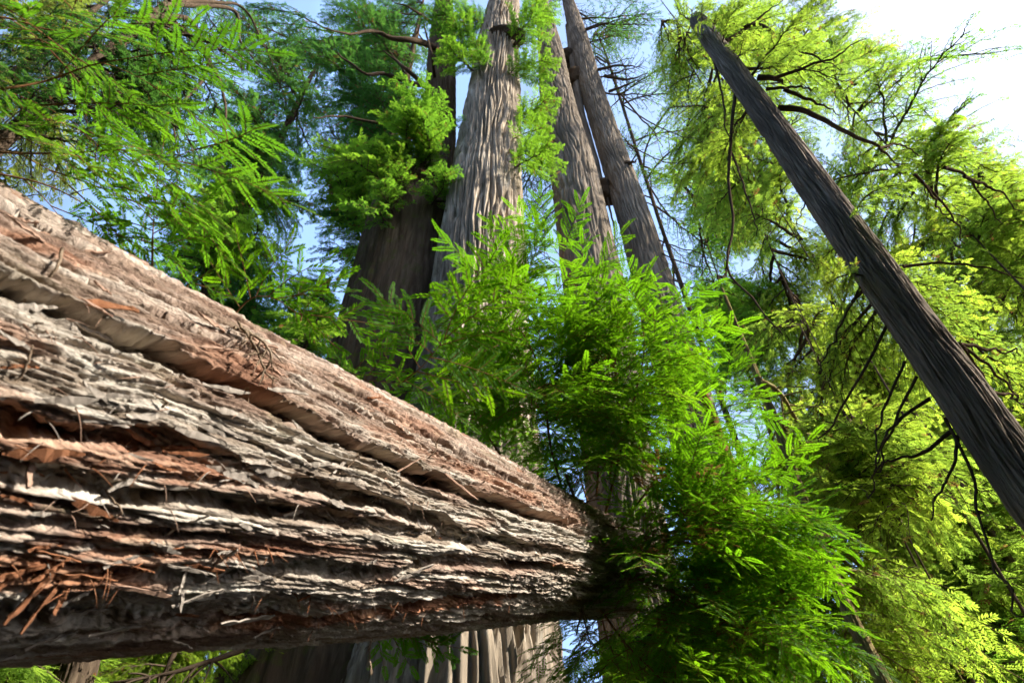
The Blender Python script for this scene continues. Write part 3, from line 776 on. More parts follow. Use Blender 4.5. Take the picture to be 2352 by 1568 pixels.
# limbs of the slanting tree
for pix, d1, r0 in [
        ([(1668, 95), (1712, 68), (1752, 35), (1800, 0)], 9.4, .10), ([(1700, 65), (1745, 58), (1800, 95), (1880, 135), (1930, 160)], 9.6, .10),
        ([(1742, 178), (1790, 182), (1800, 195)], 8.9, .13), ([(1760, 205), (1830, 200), (1880, 207)], 9.0, .07), ([(1800, 205), (1870, 235), (1930, 262)], 9.6, .08),
        ([(1778, 180), (1850, 155), (1930, 125), (1985, 90)], 9.6, .07), ([(1788, 248), (1840, 252), (1890, 275), (1960, 312), (2020, 335), (2035, 358), (2090, 378)], 9.8, .12),
        ([(2020, 340), (2070, 332), (2120, 362)], 9.9, .04), ([(2170, 385), (2215, 400), (2260, 450), (2290, 520)], 10.2, .05), ([(2215, 405), (2270, 430), (2352, 480)], 10.2, .05),
        ([(2100, 400), (2150, 450), (2190, 500), (2215, 560)], 10.0, .045), ([(2120, 420), (2150, 460), (2160, 485), (2230, 510)], 10.0, .035),
        ([(1690, 205), (1686, 240), (1680, 290), (1678, 340), (1676, 420), (1682, 520), (1672, 610), (1690, 650), (1735, 690), (1770, 745), (1790, 770)], 8.2, .075),
        ([(1640, 140), (1655, 200), (1668, 280), (1678, 400)], 8.3, .06), ([(1680, 350), (1700, 400), (1725, 480), (1740, 540)], 8.2, .045), ([(1672, 612), (1660, 640), (1632, 668)], 8.2, .03),
        ([(1980, 650), (1940, 730), (1905, 800), (1880, 850)], 8.0, .035), ([(2038, 745), (1990, 840), (1940, 920), (1900, 990), (1860, 1040)], 8.0, .04), ([(2078, 830), (2040, 920), (2015, 1000), (2010, 1060)], 8.0, .035),
        ([(2105, 865), (2060, 960), (2020, 1060), (1995, 1150)], 8.0, .035), ([(2135, 915), (2070, 960), (2030, 1010), (2000, 1100)], 8.0, .045), ([(2185, 990), (2130, 1030), (2060, 1060), (2005, 1075)], 8.0, .05),
        ([(2200, 1000), (2190, 1060), (2160, 1130), (2140, 1190)], 8.0, .04), ([(2170, 960), (2230, 1080), (2250, 1200), (2300, 1330), (2352, 1420)], 8.0, .035),
        ([(2075, 612), (2150, 605), (2250, 612), (2352, 640)], 9.6, .045), ([(2205, 790), (2270, 800), (2352, 815)], 9.6, .05), ([(2210, 795), (2270, 840), (2330, 900), (2352, 930)], 9.6, .04), ([(2215, 800), (2260, 870), (2300, 960)], 9.5, .03),
        ([(2280, 900), (2320, 910), (2352, 930)], 9.6, .04), ([(1893, 390), (1850, 470), (1830, 520)], 8.3, .03)]:
    limb(TF, pix, [8.5] + [8.5 + (d1 - 8.5) * (k + 1) / (len(pix) - 1) for k in range(len(pix) - 1)], r0 * 0.6, 0.008)
# bare limbs of the central grey trees
for pix, r0 in [([(1375, 160), (1430, 150), (1480, 158)], .09), ([(1390, 175), (1440, 182), (1490, 170)], .10), ([(1400, 210), (1440, 195), (1480, 175)], .08), ([(1345, 70), (1390, 55), (1440, 40)], .07),
                ([(1370, 130), (1400, 145), (1450, 135)], .06), ([(1430, 240), (1500, 285), (1560, 310), (1640, 330)], .035), ([(1440, 330), (1520, 370), (1590, 375)], .03), ([(1440, 375), (1455, 372), (1462, 366)], .10),
                ([(1500, 545), (1560, 570), (1640, 590)], .03), ([(1505, 575), (1560, 600), (1650, 625)], .03), ([(1540, 640), (1590, 660), (1660, 695)], .03), ([(1425, 215), (1470, 270), (1500, 300), (1520, 340)], .05),
                ([(1395, 455), (1410, 520), (1420, 580)], .05), ([(1380, 460), (1385, 520), (1370, 560)], .04)]:
    limb(TD, pix, [14.7] + [14.2] * (len(pix) - 1), r0, 0.012)
for pix, r0 in [([(1275, 330), (1240, 380), (1215, 440)], .05), ([(1290, 430), (1240, 480), (1200, 520)], .04), ([(1300, 480), (1262, 520), (1225, 540)], .04)]:
    limb(TC, pix, 12.9, r0, .012)
# dark limbs of the shaded redwood, left side
for pix, r0 in [([(1000, 110), (960, 95), (900, 88), (860, 72), (800, 78), (740, 62)], .20), ([(990, 200), (940, 190), (880, 170), (840, 168), (790, 135), (770, 120)], .14), ([(985, 205), (940, 165), (905, 135), (880, 118)], .13),
                ([(1000, 190), (990, 120), (975, 60), (970, 0)], .09), ([(990, 300), (900, 290), (800, 270), (720, 268)], .10), ([(955, 440), (950, 400), (975, 370), (960, 330)], .22), ([(950, 445), (900, 440), (860, 470)], .18),
                ([(965, 445), (1000, 460), (1040, 462)], .10), ([(955, 420), (930, 380), (900, 360)], .12), ([(1000, 60), (960, 30), (900, 0)], .12)]:
    limb(TA, pix, [13.6] + [12.2] * (len(pix) - 1), r0, .02)
for pix, r0 in [([(1158, 92), (1150, 50), (1152, 0)], .10), ([(1162, 92), (1175, 60), (1190, 45)], .07), ([(1150, 95), (1130, 75), (1118, 55)], .06), ([(1180, 105), (1195, 90), (1205, 75)], .10), ([(1085, 165), (1060, 130), (1040, 90)], .07)]:
    limb(TB, pix, [11.6] + [11.0] * (len(pix) - 1), r0, .02)
# hanging limbs seen against the sky at upper left
for pix, r0 in [([(330, 40), (420, 40), (450, 65), (472, 126), (504, 187), (518, 252), (518, 324), (540, 389)], .10), ([(345, 20), (468, 108), (472, 173), (436, 216), (407, 248), (400, 288), (407, 353)], .08),
                ([(370, 10), (533, 22), (551, 90), (576, 126), (623, 187)], .09), ([(300, 90), (364, 158), (382, 202), (407, 248), (402, 300)], .06), ([(340, 50), (380, 58), (445, 95)], .07), ([(390, 5), (500, 5), (560, 20), (600, 90), (640, 180)], .08)]:
    limb(TG, pix, 12.2, r0, .015, 'limb')

# forest behind: stems mostly lost in their own foliage
TK = Tree('redwood_tree', 'dark green redwood crown standing left of the big trunks above the log', [(470, 690, 30), (510, 583, 26), (620, 365, 14), (720, 165, 6)], 20, M['limb'], 60, 90, foot=.25, seed=21)
TN = Tree('redwood_tree', 'shaded redwood whose dark crown fills the gap behind the massive trunk', [(860, 480, 20), (930, 200, 13), (960, 60, 9)], 19, M['limb'], 60, 90, foot=.9, seed=22)
TQ = Tree('redwood_tree', 'thin blue green redwood crown behind the rightmost grey trunk', [(1560, 640, 9), (1480, 400, 7), (1400, 150, 5)], 24, M['limb'], 60, 90, foot=.15, seed=23)
TR = [Tree('redwood_tree', lab, [(x, y, w * .16) for (x, y, w) in nodes], d, M['limb'], 60, 90, foot=.15, top=5, seed=30 + k, group='redwoods in the bright forest at the right') for k, (lab, nodes, d) in enumerate([
    ('lime green redwood crown just behind the upper half of the slanting trunk', [(1900, 640, 26), (1720, 360, 20), (1560, 110, 14)], 17),
    ('bright redwood crown right of the slanting trunk below the white sky', [(2330, 640, 30), (2120, 420, 24), (1900, 190, 16)], 22),
    ('sunlit redwood crown at the right edge beside the lower slanting trunk', [(2480, 900, 36), (2260, 640, 28), (2060, 400, 20)], 27),
    ('pale green redwood between the saplings and the slanting trunk', [(1960, 1010, 26), (1850, 760, 22), (1740, 500, 16)], 16),
    ('low shaded redwood in the bottom right corner under the slanting trunk', [(2330, 1450, 36), (2200, 1200, 30), (2060, 960, 22)], 21),
    ('hazy redwood far behind the saplings at the right', [(1760, 900, 20), (1680, 640, 16), (1600, 420, 12)], 26)])]
TH_ = Tree('conifer_tree', 'slender mossy conifer stem leaning up through the light at lower right', [(2040, 1590, 34), (2009, 1526, 31), (1973, 1454, 28), (1912, 1321, 25), (1843, 1148, 21), (1811, 1051, 18), (1770, 940, 14)], 8.6, M['limb_moss'], 50, 140, foot=.2, top=3, seed=41, ridge=.012, width=.06)
TI = Tree('redwood_tree', 'reddish brown stem glimpsed behind the saplings at lower right', [(1850, 1580, 44), (1815, 1465, 38), (1786, 1382, 34), (1717, 1184, 28), (1650, 1000, 22)], 11.5, M['twig'], 70, 120, foot=.35, top=3, seed=42, ridge=.03, width=.08)
TJ = Tree('redwood_tree', 'dark trunk standing under the log at the bottom left', [(160, 1590, 82), (168, 1560, 78), (192, 1490, 72), (260, 1300, 60)], 9.5, M['limb'], 90, 90, foot=.5, top=2, seed=43, ridge=.03, width=.1)
TM = Tree('conifer_tree', 'bright green young conifer beyond the log at the bottom left edge', [(-40, 1640, 12), (40, 1500, 10), (140, 1350, 8)], 11, M['limb'], 40, 60, foot=.08, top=1, seed=44)
TM2 = Tree('conifer_tree', 'bright green young conifer beyond the log between the dark trunk and the big base', [(340, 1650, 12), (400, 1500, 10), (470, 1350, 8)], 11.5, M['limb'], 40, 60, foot=.08, top=1, seed=45)
TL = Tree('redwood_tree', 'yellow green redwood crown in the far upper left corner', [(-260, 420, 34), (-20, 210, 16), (220, 20, 9)], 18, M['limb'], 50, 80, foot=.6, seed=46)
TS = Tree('conifer_tree', 'young green conifer rising behind the log beside the massive trunk', [(640, 960, 12), (700, 800, 9), (745, 680, 6)], 14, M['limb'], 40, 60, foot=.08, top=1, seed=47)
TW = Tree('young_tree', 'yellow green rounded crown low behind the slanting trunk', [(2200, 1420, 10), (2150, 1300, 8), (2090, 1150, 5)], 19, M['limb'], 40, 60, foot=.1, top=1, seed=48)

for k, (lab, nodes, d, regs, leaf, n_) in enumerate([
        ('fresh green crown filling the sky behind the lower slanting trunk', [(2110, 1010, 12), (1960, 760, 9), (1820, 530, 6)], 15, [(2000, 820, 150, 200), (2080, 620, 120, 120)], 'leaf_lime', 40),
        ('sunlit crown at the right edge under the white sky', [(2420, 560, 12), (2260, 400, 9), (2080, 210, 6)], 28, [(2270, 460, 90, 80), (2330, 580, 80, 110)], 'leaf_lime', 24),
        ('sunlit crown at the right edge level with the lower trunk', [(2440, 1180, 12), (2320, 1000, 9), (2200, 800, 6)], 27, [(2300, 950, 100, 170), (2200, 1080, 100, 130)], 'leaf_lime', 28),
        ('bright thicket between the mossy stem and the slanting trunk', [(2120, 1330, 12), (2050, 1180, 9), (1980, 1030, 6)], 13.5, [(2080, 1150, 120, 170), (1990, 1020, 90, 100)], 'leaf_lime', 26),
        ('bright thicket in the bottom right corner', [(2300, 1620, 6), (2240, 1470, 4), (2170, 1320, 3)], 19, [(2200, 1440, 150, 130), (2060, 1520, 110, 60)], 'leaf_green', 40),
        ('pale crown seen between the saplings and the grey trunks', [(1720, 860, 10), (1670, 700, 8), (1610, 520, 5)], 20, [(1720, 760, 90, 130), (1650, 560, 70, 120)], 'leaf_green', 30),
        ('glowing pale crown nearest behind the lower slanting trunk', [(2090, 1240, 8), (2010, 1080, 6), (1930, 900, 4)], 11.5, [(2000, 1060, 120, 150), (1900, 1010, 80, 110), (2100, 980, 60, 100)], 'leaf_lime', 20),
        ('glowing crown hanging right of the slanting trunk at the edge', [(2420, 1350, 8), (2330, 1180, 6), (2230, 1000, 4)], 23, [(2290, 1200, 80, 150), (2180, 1230, 80, 120)], 'leaf_lime', 34),
        ('yellow green crown beside the top of the slanting trunk', [(1780, 330, 10), (1650, 170, 8), (1540, 30, 5)], 16, [(1640, 190, 90, 150), (1700, 330, 80, 120)], 'leaf_lime', 30)]):
    t_ = Tree('redwood_tree', lab, [(x, y, w * .4) for (x, y, w) in nodes], d, M['limb'], 24, 50, foot=.05, top=4, seed=70 + k, group='redwoods in the bright forest at the right')
    fill(t_, n_, regs, ['full', 'weep', 'full', 'sparse'], leaf, seed=90 + k, maxlen=6.0 if d < 18 else 8.5)
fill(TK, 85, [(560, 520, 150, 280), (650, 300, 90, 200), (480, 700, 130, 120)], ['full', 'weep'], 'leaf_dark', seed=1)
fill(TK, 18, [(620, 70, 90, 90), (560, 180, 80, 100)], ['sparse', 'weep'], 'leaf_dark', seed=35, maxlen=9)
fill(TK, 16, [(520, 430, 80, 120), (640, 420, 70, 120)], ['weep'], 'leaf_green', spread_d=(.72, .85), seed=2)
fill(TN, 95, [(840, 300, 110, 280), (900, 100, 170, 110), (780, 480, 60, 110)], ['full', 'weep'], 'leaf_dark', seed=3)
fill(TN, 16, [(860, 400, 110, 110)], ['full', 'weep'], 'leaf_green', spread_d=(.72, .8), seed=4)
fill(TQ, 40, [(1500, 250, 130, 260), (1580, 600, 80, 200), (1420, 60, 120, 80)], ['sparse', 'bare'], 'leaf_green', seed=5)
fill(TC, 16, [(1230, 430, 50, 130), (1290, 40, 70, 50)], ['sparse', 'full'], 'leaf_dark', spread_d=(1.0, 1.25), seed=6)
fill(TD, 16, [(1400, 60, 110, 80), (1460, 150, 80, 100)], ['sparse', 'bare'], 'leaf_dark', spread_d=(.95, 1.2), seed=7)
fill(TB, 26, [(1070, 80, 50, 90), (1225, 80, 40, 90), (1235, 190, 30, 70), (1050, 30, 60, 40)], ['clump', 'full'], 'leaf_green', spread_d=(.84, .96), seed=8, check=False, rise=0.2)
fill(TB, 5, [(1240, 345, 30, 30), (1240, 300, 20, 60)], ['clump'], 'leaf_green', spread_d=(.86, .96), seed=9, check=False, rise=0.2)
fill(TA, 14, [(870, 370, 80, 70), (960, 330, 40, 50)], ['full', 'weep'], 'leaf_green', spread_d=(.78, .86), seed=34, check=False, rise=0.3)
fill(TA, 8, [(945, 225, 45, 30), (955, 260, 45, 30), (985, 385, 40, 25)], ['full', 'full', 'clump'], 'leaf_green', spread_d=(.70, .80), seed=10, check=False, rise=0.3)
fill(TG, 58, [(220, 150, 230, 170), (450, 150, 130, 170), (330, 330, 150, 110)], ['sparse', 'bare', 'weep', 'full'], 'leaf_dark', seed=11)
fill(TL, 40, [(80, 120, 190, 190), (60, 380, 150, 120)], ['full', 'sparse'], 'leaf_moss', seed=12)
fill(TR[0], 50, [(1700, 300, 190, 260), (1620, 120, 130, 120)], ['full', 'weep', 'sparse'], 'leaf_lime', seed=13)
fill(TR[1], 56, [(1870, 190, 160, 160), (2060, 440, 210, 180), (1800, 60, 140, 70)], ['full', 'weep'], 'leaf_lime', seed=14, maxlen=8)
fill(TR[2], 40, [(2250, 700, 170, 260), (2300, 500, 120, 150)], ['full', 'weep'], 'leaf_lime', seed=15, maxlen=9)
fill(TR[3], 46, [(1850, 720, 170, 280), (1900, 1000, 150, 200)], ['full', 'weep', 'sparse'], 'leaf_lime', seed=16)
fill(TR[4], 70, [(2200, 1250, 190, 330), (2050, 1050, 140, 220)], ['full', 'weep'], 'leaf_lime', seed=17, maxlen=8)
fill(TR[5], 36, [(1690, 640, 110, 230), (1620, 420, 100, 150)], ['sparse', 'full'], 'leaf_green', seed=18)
fill(TF, 36, [(1800, 120, 130, 110), (1960, 330, 130, 110), (2200, 760, 130, 160), (1700, 420, 80, 200), (1900, 750, 90, 160)], ['sparse', 'weep', 'full'], 'leaf_lime', spread_d=(.9, 1.25), seed=19)
fill(TR[1], 9, [(2080, 110, 90, 70), (2200, 90, 60, 50), (2130, 230, 80, 60)], ['sparse'], 'leaf_green', seed=20, check=False, maxlen=11)
fill(TF, 9, [(1600, 40, 50, 40), (1640, 15, 60, 25)], ['full', 'clump'], 'leaf_lime', spread_d=(.9, .98), seed=38, check=False)
fill(TH_, 20, [(1960, 1330, 160, 260), (1880, 1150, 100, 120), (2080, 1420, 120, 120)], ['weep', 'sparse'], 'leaf_lime', 'limb_moss', seed=21, spread_d=(1.03, 1.3))
fill(TI, 80, [(1560, 980, 130, 180), (1650, 1280, 170, 220), (1500, 1380, 110, 150), (1440, 1250, 60, 120)], ['full', 'weep'], 'leaf_green', spread_d=(.80, .98), seed=22, check='base')
fill(TM, 26, [(70, 1560, 150, 60), (60, 1500, 120, 50)], ['full', 'clump'], 'leaf_lime', seed=23)
fill(TM2, 30, [(380, 1560, 190, 60), (400, 1510, 150, 40)], ['full', 'weep'], 'leaf_lime', seed=24)
fill(TS, 26, [(720, 760, 70, 110), (660, 840, 80, 60)], ['full', 'clump'], 'leaf_green', seed=25)
fill(TW, 30, [(2170, 1230, 120, 110), (2230, 1330, 90, 90)], ['clump', 'full'], 'leaf_lime', seed=26)
# the unseen rest of the grove, added to block open sky and low sun
def shade_tree(label, x, y, h, r, n, zlo, seed, leaf='leaf_dark', reach=6.0, kind='mass', cat_name='redwood_tree'):
    ax = (np.array([[x, y, -.3], [x, y, h * .4], [x + .3, y, h * .75], [x + .4, y, h]]), np.array([r * 1.4, r, r * .7, .06]))
    t = Tree(cat_name, label, None, math.hypot(x, y), M['bark_brown'], 40, 60, seed=seed, group='unseen shade trees round the clearing', axis=ax)
    q = random.Random(seed)
    for k in range(int(n * 1.7)):
        z = zlo + (h - zlo) * q.random(); a = q.uniform(0, 6.28); L = reach * q.uniform(.5, 1) * (1.1 - .6 * z / h)
        tip = np.array([x + L * math.cos(a), y + L * math.sin(a), z]); bad = False
        for f in (0, .35, .7, 1.0, 1.2):      # keep the view itself open
            v = np.array([x, y, z]) + (tip - np.array([x, y, z])) * f - CAM; dz = v @ _F; m = L * .55
            if dz > -m and abs(v @ CR) < .75 * max(dz, 0) + m + .3 and abs(v @ CU) < .5 * max(dz, 0) + m + .3: bad = True
        if not bad: branch_to(t, tip, kind, leaf)
for k, (x, y, h, r, n, zlo, lab) in enumerate([
        (-7.5, 1.0, 24, .7, 30, 3, 'unseen shade redwood standing to the left of the log'), (-14, 3, 26, .7, 30, 3, 'unseen shade redwood left of the clearing beyond the log'), (-5.5, -5, 24, .7, 34, 2.5, 'unseen shade redwood behind the photographer on the left'),
        (1, -8, 26, .8, 36, 2.5, 'unseen shade redwood straight behind the photographer'), (7, -7.5, 24, .7, 34, 2.5, 'unseen shade redwood behind the photographer on the right'), (-12, -2, 28, .8, 30, 3, 'farther unseen shade redwood on the left behind the clearing'),
        (13, -9, 24, .7, 30, 3, 'farther unseen shade redwood behind on the right'), (-2, -13, 30, .9, 30, 4, 'farthest unseen shade redwood behind the clearing'), (-9, -8, 28, .8, 34, 3, 'unseen shade redwood behind and to the left of the clearing'), (4.5, -11, 28, .8, 34, 3, 'unseen shade redwood behind and to the right of the clearing'),
        (-4.5, -1.5, 20, .5, 26, 5, 'unseen shade redwood close by on the left behind the log'), (18, -6, 26, .7, 34, 3, 'unseen shade redwood far out on the right behind the clearing'), (11, -4.5, 22, .6, 34, 3, 'unseen shade redwood on the right just behind the clearing')]):
    shade_tree(lab, x, y, h, r, n, zlo, 600 + k)
for k, (x, y, lab) in enumerate([(6, 0.5, 'unseen shade conifer right of the clearing, nearest'), (9.5, 3.5, 'unseen shade conifer right of the clearing, middle'), (8, -3, 'unseen shade conifer right and behind'), (12, 0.5, 'unseen shade conifer right of the clearing, farther out'), (5, -2.5, 'low unseen shade conifer behind the photographer')]):
    shade_tree(lab, x, y, 4.2 + .35 * max(0, x - 6), .12, 26, .5, 640 + k, 'leaf_green', 2.4, 'mass', 'conifer_tree')

for k in range(11):
    a = math.radians(112 + k * 17.0); d = 7.2 + (k % 3) * 1.1
    shade_tree('unseen low bushy shade conifer in the thicket behind the photographer', d * math.sin(a), d * math.cos(a), 5.5, .12, 22, .4, 680 + k, 'leaf_dark', 2.6, 'mass', 'conifer_tree')

# ------------------------------------------------------------------ young redwoods close by: every needle modelled
def sprig(L, r, need=0.020, curv=0.0):
    """flat two-ranked twiglet along +X: kite needles plus stalk"""
    n = max(10, int(L / 0.0036)); V = []; Q = []; T = []
    tw = r.uniform(0.25, 0.8)
    for k in range(n):
        t = (k + 0.5) / n; x = L * t; sg = 1 if k % 2 else -1
        nl = need * (0.55 + 0.6 * math.sin(math.pi * min(1, 0.12 + 0.86 * t))) * r.uniform(0.85, 1.12)
        ang = sg * (1.12 - 0.45 * t + r.normal(0, 0.07))
        d = np.array([math.cos(ang), math.sin(ang), 0.10 + r.normal(0, 0.07)]); sd = np.array([-math.sin(ang), math.cos(ang), r.normal(0, 0.3)])
        o = np.array([x, curv * t * t * L, -0.10 * t * t * L]); w = 0.0035
        b = len(V); V += [o, o + d * nl * 0.45 + sd * w, o + d * nl - np.array([-0.002, 0, 0.002]), o + d * nl * 0.45 - sd * w]; Q.append((b, b + 1, b + 2, b + 3))
        T += [min(1, tw + 0.3 * t)] * 4
    xs = np.linspace(0, 1, 5)
    v, q = tube(np.stack([L * xs, curv * xs ** 2 * L, -0.10 * xs ** 2 * L], 1), np.linspace(0.0011, 0.0005, 5), 4)
    return np.array(V), np.array(Q), np.array(T), v, q

def spray_variant(seed, size=0.34, n=9, brown=False):
    """compound flat spray along +X: a stalk with twiglets left and right; returns needle soup and stalk soup"""
    r = np.random.default_rng(seed); leaf = Soup(); stalk = Soup()
    xs = np.linspace(0, 1, 9); droop = r.uniform(0.05, 0.25); bend = r.normal(0, 0.12)
    ax = np.stack([size * xs, bend * size * xs ** 2, -droop * size * xs ** 2], 1)
    stalk.add(*tube(ax, np.linspace(0.0022, 0.0009, 9), 5))
    for k in range(n + 1):
        if k == n: t, ang, L = 0.93, 0.0, size * 0.36
        else:
            t = 0.14 + 0.78 * (k + r.uniform(-.25, .25)) / n; sg = 1 if k % 2 else -1
            ang = sg * (0.95 - 0.25 * t + r.normal(0, 0.12)); L = size * (0.46 - 0.22 * abs(t - 0.4)) * r.uniform(0.75, 1.1)
        o = np.array([np.interp(t, xs, ax[:, c]) for c in range(3)])
        dx = np.array([math.cos(ang + bend * t), math.sin(ang + bend * t), r.normal(-0.08, 0.12)]); dx = unit(dx)
        z = unit(np.array([r.normal(0, .18), r.normal(0, .25), 1])); y = unit(np.cross(z, dx)); z = np.cross(dx, y)
        V, Q, T, v, q = sprig(L, r, 0.019 * r.uniform(.85, 1.1), r.normal(0, 0.12))
        B = np.stack([dx, y, z])
        leaf.add(o + V @ B, Q, np.full(len(V), 2.0) if brown else T); stalk.add(o + v @ B, q)
    return leaf, stalk

SPRAYS = []
for k in range(8):
    lf, st = spray_variant(400 + k, 0.34, 8 + k % 4)
    SPRAYS.append(join_mesh('spray', lf, st, M['needle_near'], M['twig']))
DARKSPRAYS = []
for k in range(6):
    lf, st = spray_variant(430 + k, 0.34, 8 + k % 4)
    DARKSPRAYS.append(join_mesh('spray', lf, st, M['needle_dark'], M['twig']))
DEADSPRAYS = []
for k in range(3):
    lf, st = spray_variant(450 + k, 0.26, 7, True)
    DEADSPRAYS.append(join_mesh('spray', lf, st, M['needle_near'], M['twig']))
SMALL = []
for k in range(4):
    lf, st = spray_variant(470 + k, 0.22, 5)
    SMALL.append(join_mesh('spray', lf, st, M['needle_near'], M['twig']))

class Sapling:
    def __init__(s, name, label, base, group=None, cat='sapling', seed=0):
        s.base = np.asarray(base, float); s.root = thing(name, label, cat, s.base, group); s.r = random.Random(seed + 17); s.n = 0; s.lib = SPRAYS
    def stem(s, pts, r0, r1, name='stem', n=16, mat='twig'):
        p = curve(np.asarray(pts), n); v, q = tube(p - s.base, np.linspace(r0, r1, n), 6)
        obj(name, mesh_from(name, v, q, M[mat]), s.root); return p
    def spray(s, p, d, nrm, sc, lib_=None):
        lib_ = lib_ or s.lib
        o = obj('spray', s.r.choice(lib_), s.root); place(o, d, nrm, p - s.base, sc); s.n += 1
    def side(s, p0, d, L, every=0.12, sc=0.75, r0=0.004, nrm=None, dead=0.0, droop=0.25, name='branch'):
        """side branch with sprays in two ranks"""
        d = unit(d); nrm = np.array([s.r.gauss(0, .25), s.r.gauss(0, .25) - .15, 1.0]) if nrm is None else nrm
        m = 9; t = np.linspace(0, 1, m)[:, None]
        p = p0 + d * L * t + np.array([0, 0, -droop * L]) * t ** 2 + np.array([s.r.gauss(0, .05), s.r.gauss(0, .05), 0]) * L * t ** 2
        v, q = tube(p - s.base, np.linspace(r0, 0.0014, m), 5)
        obj(name, mesh_from(name, v, q, M['twig']), s.root)
        k = 0; x = every * 0.9
        while x < L:
            f = x / L; o = np.array([np.interp(f, t[:, 0], p[:, c]) for c in range(3)])
            tg = unit(p[min(m - 1, int(f * (m - 1)) + 1)] - p[max(0, int(f * (m - 1)) - 0)] + 1e-6 * d); y = unit(np.cross(nrm, tg)) * (1 if k % 2 else -1)
            dd = unit(tg * s.r.uniform(.6, 1.0) + y * s.r.uniform(.55, 1.0) + np.array([0, 0, s.r.gauss(0, .12)]))
            s.spray(o, dd, nrm + np.array([s.r.gauss(0, .2), s.r.gauss(0, .2), 0]), sc * (0.75 + 0.4 * (1 - abs(2 * f - 0.8))) * s.r.uniform(.8, 1.15), DEADSPRAYS if s.r.random() < dead else None)
            x += every * s.r.uniform(.75, 1.2); k += 1
        s.spray(p[-1], p[-1] - p[-2], nrm, sc * s.r.uniform(.85, 1.1), DEADSPRAYS if s.r.random() < dead * .5 else None)
    def grow(s, pts, r0=0.012, step=0.16, L=(0.75, 0.2), sc=0.8, start=0.12, dead=0.0, every=0.13, bias=None):
        step *= 0.47; every *= 0.92; sc *= 1.85; L = (L[0] * .78, L[1] * .9); p = s.stem(pts, r0, 0.003, n=24); seg = np.r_[0, np.cumsum(np.linalg.norm(np.diff(p, axis=0), axis=1))]
        x = seg[-1] * start; az = s.r.uniform(0, 6)
        while x < seg[-1]:
            f = x / seg[-1]; o = np.array([np.interp(x, seg, p[:, c]) for c in range(3)])
            az += 2.2 + s.r.gauss(0, .4)
            tg = unit(p[min(23, int(f * 23) + 1)] - p[int(f * 23)]) if int(f * 23) < 23 else unit(p[-1] - p[-2])
            a = unit(np.cross(tg, [0.3, 1, 0.2])); b = np.cross(tg, a)
            d = unit(tg * 0.55 + a * math.cos(az) + b * math.sin(az) + (0 if bias is None else np.asarray(bias)))
            if d[2] < -0.5: d[2] *= 0.3
            s.side(o, d, (L[0] + (L[1] - L[0]) * f) * s.r.uniform(.7, 1.15), every, sc, dead=dead * (1 - f))
            x += step * s.r.uniform(.75, 1.25)
        s.spray(p[-1], p[-1] - p[-2], np.array([.1, -.4, 1]), sc)

GS = 'redwood saplings crowding the end of the log'
s1 = Sapling('redwood_sapling', 'bright sapling with a reddish curved stem in front of the sunlit trunk', at(1290, 1120, 6.4), GS, seed=1)
s1.grow([at(1290, 1120, 6.4), at(1262, 1010, 6.3), at(1250, 890, 6.2), at(1220, 800, 6.1), at(1170, 720, 6.0), at(1110, 645, 6.0)], .014, .17, (.85, .25), .85, start=.30, bias=(0, -.15, 0))
s2 = Sapling('redwood_sapling', 'taller slender sapling whose tip stands before the grey trunk', at(1400, 1100, 7.0), GS, seed=2)
s2.grow([at(1400, 1100, 7.0), at(1420, 900, 7.0), at(1370, 740, 6.9), at(1310, 640, 6.9), at(1235, 575, 6.8)], .013, .17, (.8, .22), .85, start=.2)
s3 = Sapling('redwood_sapling', 'broad leafy sapling spreading right of the reddish stem below the grey trunks', at(1390, 1180, 6.5), GS, seed=3)
s3.grow([at(1390, 1180, 6.5), at(1430, 1020, 6.4), at(1460, 900, 6.4), at(1480, 800, 6.4), at(1470, 720, 6.5)], .014, .15, (.85, .35), .85, start=.15, dead=.08)
s4 = Sapling('redwood_sapling', 'dark green sapling reaching far right toward the slender mossy stem', at(1430, 1200, 6.8), GS, seed=4)
s4.grow([at(1430, 1200, 6.8), at(1540, 1060, 6.8), at(1620, 970, 6.9), at(1670, 900, 7.0)], .013, .14, (.75, .3), .82, start=.15)
s5 = Sapling('redwood_sapling', 'sapling with rusty dead sprays low at the right of the log end', at(1400, 1300, 6.1), GS, seed=5)
s5.grow([at(1400, 1300, 6.1), at(1500, 1240, 6.0), at(1640, 1180, 6.0), at(1760, 1150, 6.1)], .012, .14, (.8, .35), .8, start=.1, dead=.42)
s6 = Sapling('redwood_sapling', 'drooping sapling filling the bottom edge right of the fluted base', at(1400, 1330, 6.3), GS, seed=6)
s6.grow([at(1400, 1330, 6.3), at(1500, 1340, 6.1), at(1610, 1400, 5.9), at(1700, 1490, 5.8)], .012, .12, (.85, .4), .82, start=.08, dead=.2)
s7 = Sapling('redwood_sapling', 'lowest sapling with hanging sprays in the bottom edge below the rusty one', at(1380, 1400, 6.0), GS, seed=7)
s7.grow([at(1380, 1400, 6.0), at(1440, 1480, 5.7), at(1520, 1560, 5.5), at(1600, 1650, 5.4)], .010, .12, (.7, .4), .8, start=.05, dead=.12)
s8 = Sapling('redwood_sapling', 'sapling at the far right of the clump with long pointed leading shoot', at(1480, 1320, 6.6), GS, seed=8)
s8.grow([at(1480, 1320, 6.6), at(1620, 1300, 6.5), at(1740, 1260, 6.4), at(1830, 1190, 6.4)], .012, .13, (.65, .3), .8, start=.15, dead=.05)
s9 = Sapling('redwood_sapling', 'shaded sapling deep inside the clump behind the reddish stem', at(1350, 1150, 7.4), GS, seed=9)
s9.grow([at(1350, 1150, 7.4), at(1300, 1020, 7.5), at(1200, 940, 7.4), at(1100, 880, 7.3)], .011, .15, (.8, .4), .8, start=.1, dead=.15)
s10 = Sapling('redwood_sapling', 'sapling leaning right over the bottom edge beside the mossy stem', at(1500, 1420, 6.6), GS, seed=10)
